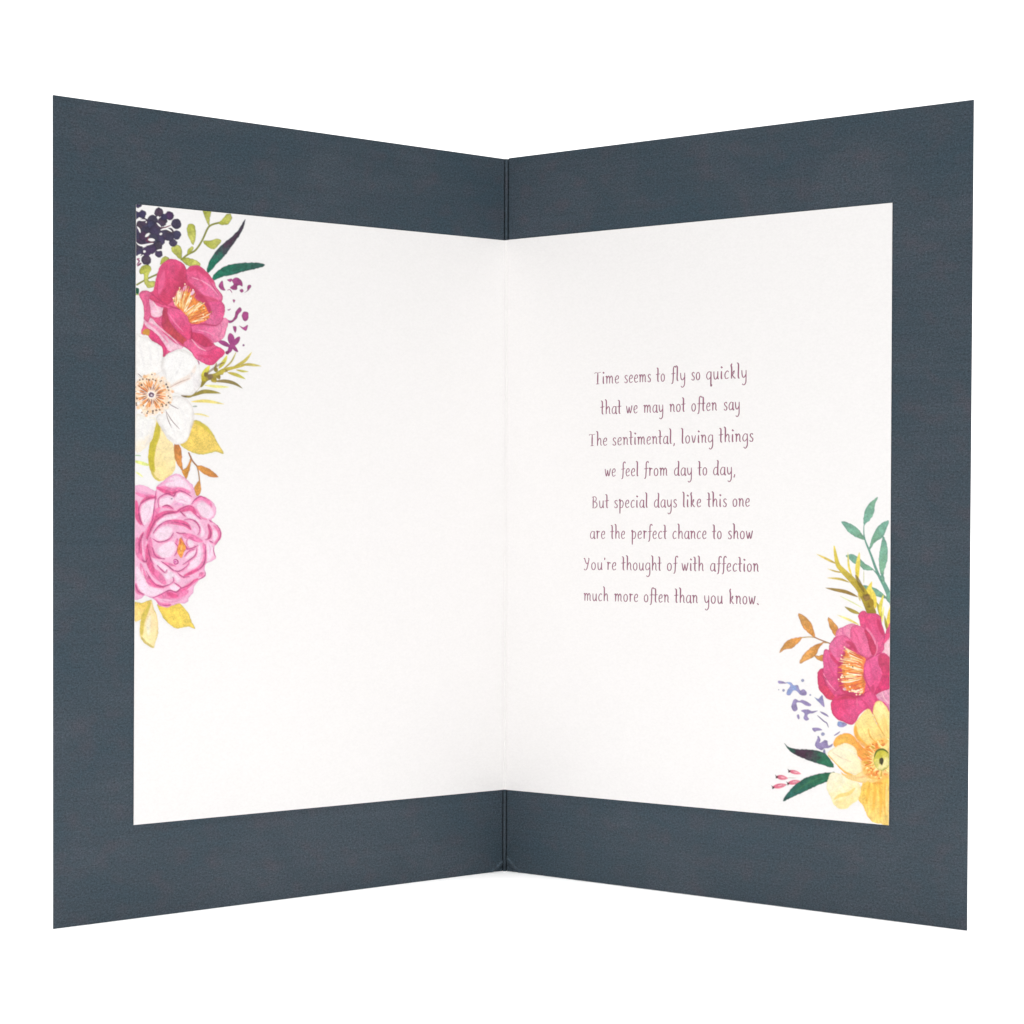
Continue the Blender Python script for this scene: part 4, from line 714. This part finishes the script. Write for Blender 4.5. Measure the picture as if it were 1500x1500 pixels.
    l.fill([(692, 640), (735, 585), (800, 545), (900, 512), (1000, 570), (1032, 680), (1110, 760), (1065, 832), (960, 862), (880, 842), (780, 742)], (246, 236, 200), to=((760, 600), (1060, 780), (248, 232, 184)), edge=((244, 200, 110), .9, .7), mott=.03)
    l.stroke([(700, 650), (770, 740), (870, 830), (960, 862)], 17, (246, 178, 72), soft=1.5, clip=l.mask, a=.95); l.stroke([(740, 610), (850, 680), (960, 720)], 6, (226, 196, 160), a=.6); l.stroke([(820, 570), (930, 590), (1000, 640)], 12, (234, 226, 200), a=.7, soft=2)
    l.fill([(1190, 185), (1210, 82), (1250, 48), (1300, 68), (1360, 150), (1410, 230), (1410, 460), (1312, 432), (1240, 300)], (251, 228, 150), to=((1240, 80), (1360, 420), (250, 206, 110)), edge=ye, mott=.04, streak=.04)
    l.fill([(978, 335), (1040, 230), (1132, 138), (1182, 182), (1222, 282), (1312, 430), (1290, 530), (1190, 570), (1095, 522), (1000, 442)], (251, 222, 134), to=((1100, 180), (1250, 500), (250, 206, 112)), edge=ye, mott=.05, streak=.04)
    l.stroke([(1000, 330), (1010, 430), (1090, 530), (1180, 580)], 26, (246, 164, 50), soft=2.5, a=.9); l.stroke([(1140, 350), (1160, 440), (1240, 520)], 8, (238, 168, 60), a=.8); l.stroke([(1195, 190), (1250, 320), (1320, 435)], 7, (226, 160, 60), a=.8)
    l.stroke([(1300, 200), (1340, 320), (1350, 400)], 12, (248, 196, 96), a=.6, soft=2)
    R = random.Random(4)
    l.stroke([(1360, 480), (1230, 520), (1130, 620), (1110, 740), (1150, 850), (1250, 890), (1365, 880)], 50, (250, 176, 70), a=.85, soft=5, dry=.3)
    for k in range(75):
        t = R.uniform(.45, 1.5) * math.pi; r0 = R.uniform(95, 130); r1 = r0 + R.uniform(25, 95)
        t2 = t + R.uniform(-.15, .15)
        c = R.choice([(240, 130, 48), (234, 112, 40), (252, 220, 130), (252, 232, 160), (244, 160, 60), (252, 214, 110), (200, 150, 40)])
        y0 = 690
        l.stroke([(1285 + r0 * math.cos(t), y0 - r0 * math.sin(t) * 1.15), (1285 + r1 * math.cos(t2), y0 - r1 * math.sin(t2) * 1.1)], R.uniform(6, 12), c)
    for P, w, c, al in (([(1040, 600), (1100, 640), (1160, 660)], 20, (244, 140, 50), .7), ([(1030, 650), (1080, 690), (1150, 690)], 18, (242, 130, 50), .75), ([(1120, 560), (1180, 600), (1210, 620)], 16, (240, 140, 50), .7), ([(1090, 720), (1150, 740)], 14, (214, 160, 40), .7), ([(1120, 860), (1180, 850), (1250, 870)], 20, (240, 130, 50), .75),
                        ([(1240, 480), (1300, 520), (1350, 500)], 14, (244, 160, 60), .7), ([(1190, 960), (1240, 950), (1300, 960)], 16, (240, 140, 40), .6), ([(1000, 480), (1060, 560), (1130, 600)], 14, (240, 140, 46), .7), ([(1310, 850), (1350, 860)], 16, (238, 120, 46), .7), ([(860, 410), (940, 430), (1000, 490)], 12, (244, 156, 50), .7),
                        ([(760, 520), (800, 470), (860, 440)], 14, (246, 164, 60), .7), ([(1000, 900), (1090, 880), (1150, 850)], 8, (244, 170, 100), .7)):
        l.stroke(P, w, c, a=al, soft=1.6, dry=.4)
    for k in range(26):
        x = R.uniform(1110, 1350); y_ = R.choice([R.uniform(460, 560), R.uniform(790, 920), R.uniform(790, 920)])
        l.stroke([(x, y_), (x + R.uniform(-20, 20), y_ + R.uniform(-22, 22)), (x + R.uniform(-30, 30), y_ + R.uniform(-20, 20))], R.uniform(5, 9), R.choice([(252, 226, 140), (252, 232, 160), (236, 120, 44), (226, 130, 60)]))
    l.fill([(1285, 585), (1340, 600), (1372, 660), (1372, 740), (1345, 790), (1285, 815), (1225, 785), (1200, 720), (1205, 650), (1235, 605)], (196, 184, 46), to=((1250, 620), (1320, 800), (236, 222, 140)), edge=((128, 128, 34), .9, .8), mott=.06)
    l.stroke([(1205, 665), (1235, 600), (1300, 582), (1360, 620)], 11, (92, 104, 34)); l.stroke([(1260, 790), (1320, 740), (1345, 680)], 26, (240, 224, 150), a=.85, soft=3)
    l.fill([(1262, 690), (1290, 672), (1308, 700), (1300, 735), (1285, 755), (1262, 725)], (62, 56, 34), wob=.2); l.stroke([(1262, 700), (1268, 745)], 6, (110, 100, 40))

# ---------------------------------------------------------------- lettering
# thin-and-thick pen alphabet: x-height 1, strokes are (points, half width)
K = .078; k_ = .045
GL = {
 'a': (.62, [([(.50, .86), (.30, .98), (.10, .70), (.06, .30), (.20, .03), (.38, .14), (.50, .40)], k_ * 1.15), ([(.52, .98), (.50, .30), (.56, .02), (.64, .08)], K)]),
 'b': (.62, [([(.12, 1.75), (.12, .05)], K), ([(.12, .6), (.3, .98), (.52, .6), (.42, .1), (.12, .06)], k_)]),
 'c': (.52, [([(.46, .82), (.32, .98), (.12, .72), (.07, .35), (.20, .03), (.46, .16)], k_ * 1.3)]),
 'd': (.64, [([(.50, .86), (.30, .98), (.10, .70), (.06, .30), (.20, .03), (.38, .14), (.50, .40)], k_ * 1.15), ([(.40, 1.80), (.54, 1.70), (.51, .9), (.50, .30), (.56, .02), (.64, .08)], K)]),
 'e': (.54, [([(.08, .48), (.40, .60), (.42, .88), (.28, .99), (.10, .72), (.07, .32), (.22, .02), (.48, .18)], k_ * 1.3)]),
 'f': (.42, [([(.52, 1.66), (.42, 1.84), (.26, 1.62), (.24, .8), (.18, -.15), (.02, -.32)], K * .85), ([(.0, .90), (.48, .98)], k_ * 1.4)]),
 'g': (.62, [([(.50, .86), (.30, .98), (.10, .70), (.06, .34), (.20, .08), (.38, .18), (.50, .40)], k_ * 1.15), ([(.52, .98), (.54, .2), (.52, -.45), (.32, -.78), (.14, -.62)], K * .8)]),
 'h': (.64, [([(-.04, 1.88), (.11, 1.76), (.13, 1.3), (.11, .02)], K), ([(.13, .55), (.34, .98), (.50, .75), (.50, .2), (.60, .02)], K * .75)]),
 'i': (.30, [([(.13, .98), (.12, .2), (.20, .02)], K), ([(.10, 1.36), (.15, 1.44), (.19, 1.52)], K * 1.5)]),
 'k': (.60, [([(.18, 1.84), (.08, 1.62), (.14, 1.2), (.12, .02)], K), ([(.12, .5), (.40, .98), (.34, .62), (.16, .48)], k_), ([(.18, .5), (.42, .1), (.56, .04)], K * .75)]),
 'l': (.30, [([(-.04, 1.90), (.11, 1.78), (.13, 1.3), (.11, .2), (.24, .02)], K)]),
 'm': (.92, [([(-.02, .88), (.10, .97), (.12, .6), (.11, .02)], K * .9), ([(.12, .60), (.30, .98), (.44, .72), (.43, .02)], K * .8), ([(.44, .60), (.62, .98), (.76, .72), (.75, .2), (.84, .02)], K * .8)]),
 'n': (.62, [([(-.02, .88), (.10, .97), (.12, .6), (.11, .02)], K * .9), ([(.12, .60), (.32, .98), (.48, .72), (.47, .2), (.58, .02)], K * .8)]),
 'o': (.58, [([(.28, .98), (.08, .70), (.10, .20), (.28, .02), (.46, .26), (.46, .76), (.28, .98)], k_ * 1.35)]),
 'p': (.62, [([(.03, .90), (.13, 1.0), (.12, -.72)], K), ([(.12, .62), (.32, .98), (.52, .62), (.42, .12), (.22, .02), (.12, .14)], k_ * 1.2)]),
 'q': (.62, [([(.50, .86), (.30, .98), (.10, .70), (.06, .34), (.20, .05), (.38, .16), (.50, .40)], k_ * 1.15), ([(.52, .98), (.50, -.72), (.60, -.60)], K)]),
 'r': (.44, [([(.04, .90), (.13, .96), (.12, .02)], K), ([(.13, .60), (.28, .98), (.42, .86)], k_ * 1.2)]),
 's': (.46, [([(.40, .84), (.26, .99), (.10, .80), (.20, .56), (.38, .34), (.32, .06), (.16, .02), (.04, .18)], k_ * 1.35)]),
 't': (.40, [([(.0, 1.74), (.15, 1.66), (.18, 1.3), (.16, .20), (.30, .02)], K), ([(-.08, .90), (.42, .98)], k_ * 1.5)]),
 'u': (.62, [([(.08, .98), (.10, .25), (.24, .02), (.40, .20), (.48, .5)], K * .8), ([(.49, .98), (.48, .2), (.58, .02)], K * .9)]),
 'v': (.54, [([(.04, .98), (.24, .04), (.46, .96)], K * .8)]),
 'w': (.76, [([(.03, .98), (.20, .04), (.36, .84)], K * .8), ([(.36, .84), (.50, .04), (.70, .98), (.66, .8)], K * .75)]),
 'y': (.60, [([(.06, .98), (.10, .35), (.24, .10), (.40, .25), (.49, .5)], K * .8), ([(.50, .98), (.50, 0.), (.46, -.55), (.26, -.82), (.10, -.66)], K * .75)]),
 'T': (.78, [([(.02, 1.36), (.10, 1.50), (.40, 1.46), (.74, 1.52)], k_), ([(.38, 1.46), (.36, .02)], K * 1.1), ([(.16, .02), (.56, .04)], k_ * 1.4)]),
 'B': (.70, [([(.16, 1.46), (.14, .02)], K), ([(.02, 1.40), (.30, 1.50), (.50, 1.28), (.42, .92), (.16, .82)], k_ * 1.2), ([(.18, .82), (.52, .70), (.58, .30), (.36, .04), (.04, .04)], k_ * 1.3)]),
 'Y': (.72, [([(.02, 1.40), (.10, 1.50), (.20, 1.1), (.36, .78), (.52, 1.0)], K * .8), ([(.50, 1.50), (.60, 1.44), (.50, .8), (.34, .12), (.14, -.02), (.04, .14)], K * .8)]),
 ',': (.26, [([(.14, .10), (.12, -.12), (.04, -.30)], K * .8)]),
 '.': (.24, [([(.08, .01), (.12, .06), (.15, .12)], K * 1.6)]),
 "'": (.24, [([(.12, 1.60), (.10, 1.30)], K * .9)]),
}
TX = .29 / 1.5
# (word, left, right, baseline) in the two tracing frames
LINES = [
 (520, [('Time', 160, 348), ('seems', 385, 588), ('to', 630, 695), ('fly', 740, 850), ('so', 893, 962), ('quickly', 1005, 1315)], (160, 222), (1290, 176)),
 (520, [('that', 208, 362), ('we', 400, 488), ('may', 533, 683), ('not', 730, 848), ('often', 893, 1088), ('say', 1138, 1262)], (210, 450), (1250, 416)),
 (520, [('The', 118, 258), ('sentimental,', 295, 772), ('loving', 818, 1060), ('things', 1105, 1365)], (120, 690), (1360, 656)),
 (520, [('we', 238, 322), ('feel', 362, 495), ('from', 535, 715), ('day', 762, 900), ('to', 945, 1015), ('day,', 1058, 1230)], (240, 921), (1230, 909)),
 (710, [('But', 140, 268), ('special', 308, 565), ('days', 610, 785), ('like', 828, 970), ('this', 1015, 1163), ('one', 1205, 1338)], (140, 178), (1338, 166)),
 (710, [('are', 125, 243), ('the', 283, 393), ('perfect', 438, 708), ('chance', 750, 1010), ('to', 1055, 1125), ('show', 1170, 1360)], (125, 410), (1360, 412)),
 (710, [("You're", 78, 327), ('thought', 367, 667), ('of', 708, 785), ('with', 820, 988), ('affection', 1035, 1405)], (80, 645), (1400, 660)),
 (710, [('much', 80, 265), ('more', 312, 492), ('often', 533, 725), ('than', 768, 943), ('you', 990, 1133), ('know.', 1180, 1405)], (80, 880), (1400, 908)),
]
def line_strokes(spec):
    """-> list of (points Nx2 in tracing px, half widths N)"""
    oy, words, (bx0, by0), (bx1, by1) = spec; out = []
    for w, x0, x1 in words:
        adv = [GL[c][0] for c in w]
        tot = sum(adv) + .12 * (len(w) - 1); sx = (x1 - x0) / tot; cx = x0
        for c, A in zip(w, adv):
            for P, hw in GL[c][1]:
                Q = crom(P, False, 5) if len(P) > 2 else np.linspace(P[0], P[1], 4)
                X = cx + Q[:, 0] * sx
                by = by0 + (by1 - by0) * (X - bx0) / (bx1 - bx0)
                xh = 58 + 5 * X / 1400
                Y = by - Q[:, 1] * xh
                n = len(Q); t = np.linspace(0, 1, n)
                d = np.gradient(Q, axis=0); vert = np.abs(d[:, 1]) / (np.hypot(d[:, 0], d[:, 1]) + 1e-9)
                wd = hw * xh * (.55 + .58 * vert) * (.66 + .34 * np.sin(np.pi * t) ** .4)
                out.append((np.stack([840 + X * TX, oy + Y * TX], 1), wd * TX))
            cx += (A + .12) * sx
    return out

# ================================================================ lay the ink on the pages
PRINT = {}                                   # what is already printed on each page: reflectance on the ink grid
BARE = np.array([.865, .848, .839])
def ink_sheet(l, side, n, clip_line):
    C = l.c.reshape(l.h // 2, 2, l.w // 2, 2, 3); A = l.a.reshape(l.h // 2, 2, l.w // 2, 2)
    a = A.mean((1, 3)); c = (C * A[..., None]).sum((1, 3)) / np.maximum(A.sum((1, 3)), 1e-6)[..., None]
    h, w_ = a.shape
    X, Y = np.meshgrid(l.x0 + (np.arange(w_) * 2 + 1) / SS, l.y0 + (np.arange(h) * 2 + 1) / SS)
    for (x0, y0), (x1, y1), sgn in clip_line:          # trim the ink exactly at the edge of the page
        L_ = math.hypot(x1 - x0, y1 - y0)
        d = sgn * ((x1 - x0) * (Y - y0) - (y1 - y0) * (X - x0)) / L_
        a = a * (d > -.85); mv = np.minimum(d - .03, 0) * sgn
        X = X + mv * (y1 - y0) / L_; Y = Y - mv * (x1 - x0) / L_
    # thin ink lets the paper, or the motif printed before it, show through
    if side not in PRINT: PRINT[side] = np.ones((1700, 1900, 3)) * BARE
    i0 = int(l.x0 / .8 + .5); j0 = int(l.y0 / .8 + .5); under = PRINT[side][j0:j0 + h, i0:i0 + w_]
    lum = c @ np.array([.3, .59, .11]); c = c * .91 + .09 * lum[..., None]; c = c + (255 - c) * .055
    mixed = under + (lin(np.clip(c, 0, 255)) * .97 - under) * a[..., None]
    under[:] = mixed
    solid = a > .015
    cell = solid[:-1, :-1] | solid[1:, :-1] | solid[:-1, 1:] | solid[1:, 1:]
    idx = np.arange(h * w_).reshape(h, w_)
    q = np.stack([idx[:-1, :-1][cell], idx[1:, :-1][cell], idx[1:, 1:][cell], idx[:-1, 1:][cell]], 1)
    used, inv = np.unique(q, return_inverse=True); q = inv.reshape(-1, 4)
    P = leaf_xyz(on_leaf(np.stack([X.ravel()[used], Y.ravel()[used]], 1), side, n), side)
    me = bpy.data.meshes.new(l.name); me.vertices.add(len(P)); me.vertices.foreach_set('co', P.astype(np.float32).ravel())
    me.loops.add(q.size); me.loops.foreach_set('vertex_index', q.astype(np.int32).ravel())
    me.polygons.add(len(q)); me.polygons.foreach_set('loop_start', np.arange(len(q), dtype=np.int32) * 4)
    me.update(calc_edges=True)
    at = me.color_attributes.new('ink', 'FLOAT_COLOR', 'POINT')
    rgb = mixed.reshape(-1, 3)[used]
    at.data.foreach_set('color', np.concatenate([rgb, a.ravel()[used][:, None]], 1).astype(np.float32).ravel())
    me.materials.append(INK)
    o = bpy.data.objects.new(l.name, me); COL.objects.link(o); o.parent = PAGES[side]; o.matrix_parent_inverse = Matrix.Identity(4)
    if l.label: o['label'] = l.label
paint_left(); paint_right()
CL = [((196, 1208.5), (199.5, 299.2), 1), ((199.5, 299.2), (737.6, 352), 1)]
CR = [((1307, 297), (1302, 1209), 1), ((1302, 1209), (738.6, 1156.6), 1)]
for i, l in enumerate(LAYERS_L): ink_sheet(l, 'L', N_PAGE + .000004 * (i + 1), CL)
for i, l in enumerate(LAYERS_R): ink_sheet(l, 'R', N_PAGE + .000004 * (i + 1), CR)

for spec in LINES:
    V = []; F = []
    for si, (P, hw) in enumerate(line_strokes(spec)):
        L3 = leaf_xyz(on_leaf(P, 'R', N_PAGE + .000003 + .0000012 * (si % 9)), 'R')
        s = .229 / 1044 * .93                                  # metres per tracing unit on this part of the page
        d = np.gradient(L3[:, :2], axis=0); d /= np.maximum(np.hypot(d[:, 0], d[:, 1]), 1e-12)[:, None]
        nrm = np.stack([-d[:, 1], d[:, 0]], 1); b = len(V)
        r = (hw * s * 1.12)[:, None]
        a1 = L3[:, :2] + nrm * r; a2 = L3[:, :2] - nrm * r
        for k in range(len(P)): V.append((*a2[k], L3[k, 2])); V.append((*a1[k], L3[k, 2]))
        for k in range(len(P) - 1): F.append((b + 2 * k, b + 2 * k + 2, b + 2 * k + 3, b + 2 * k + 1))
    o = mesh_obj('printed_text_line', V, F, VERSE, PAGES['R'])
    o['label'] = 'printed line reading "' + ' '.join(w for w, _, _ in spec[1]) + '"'
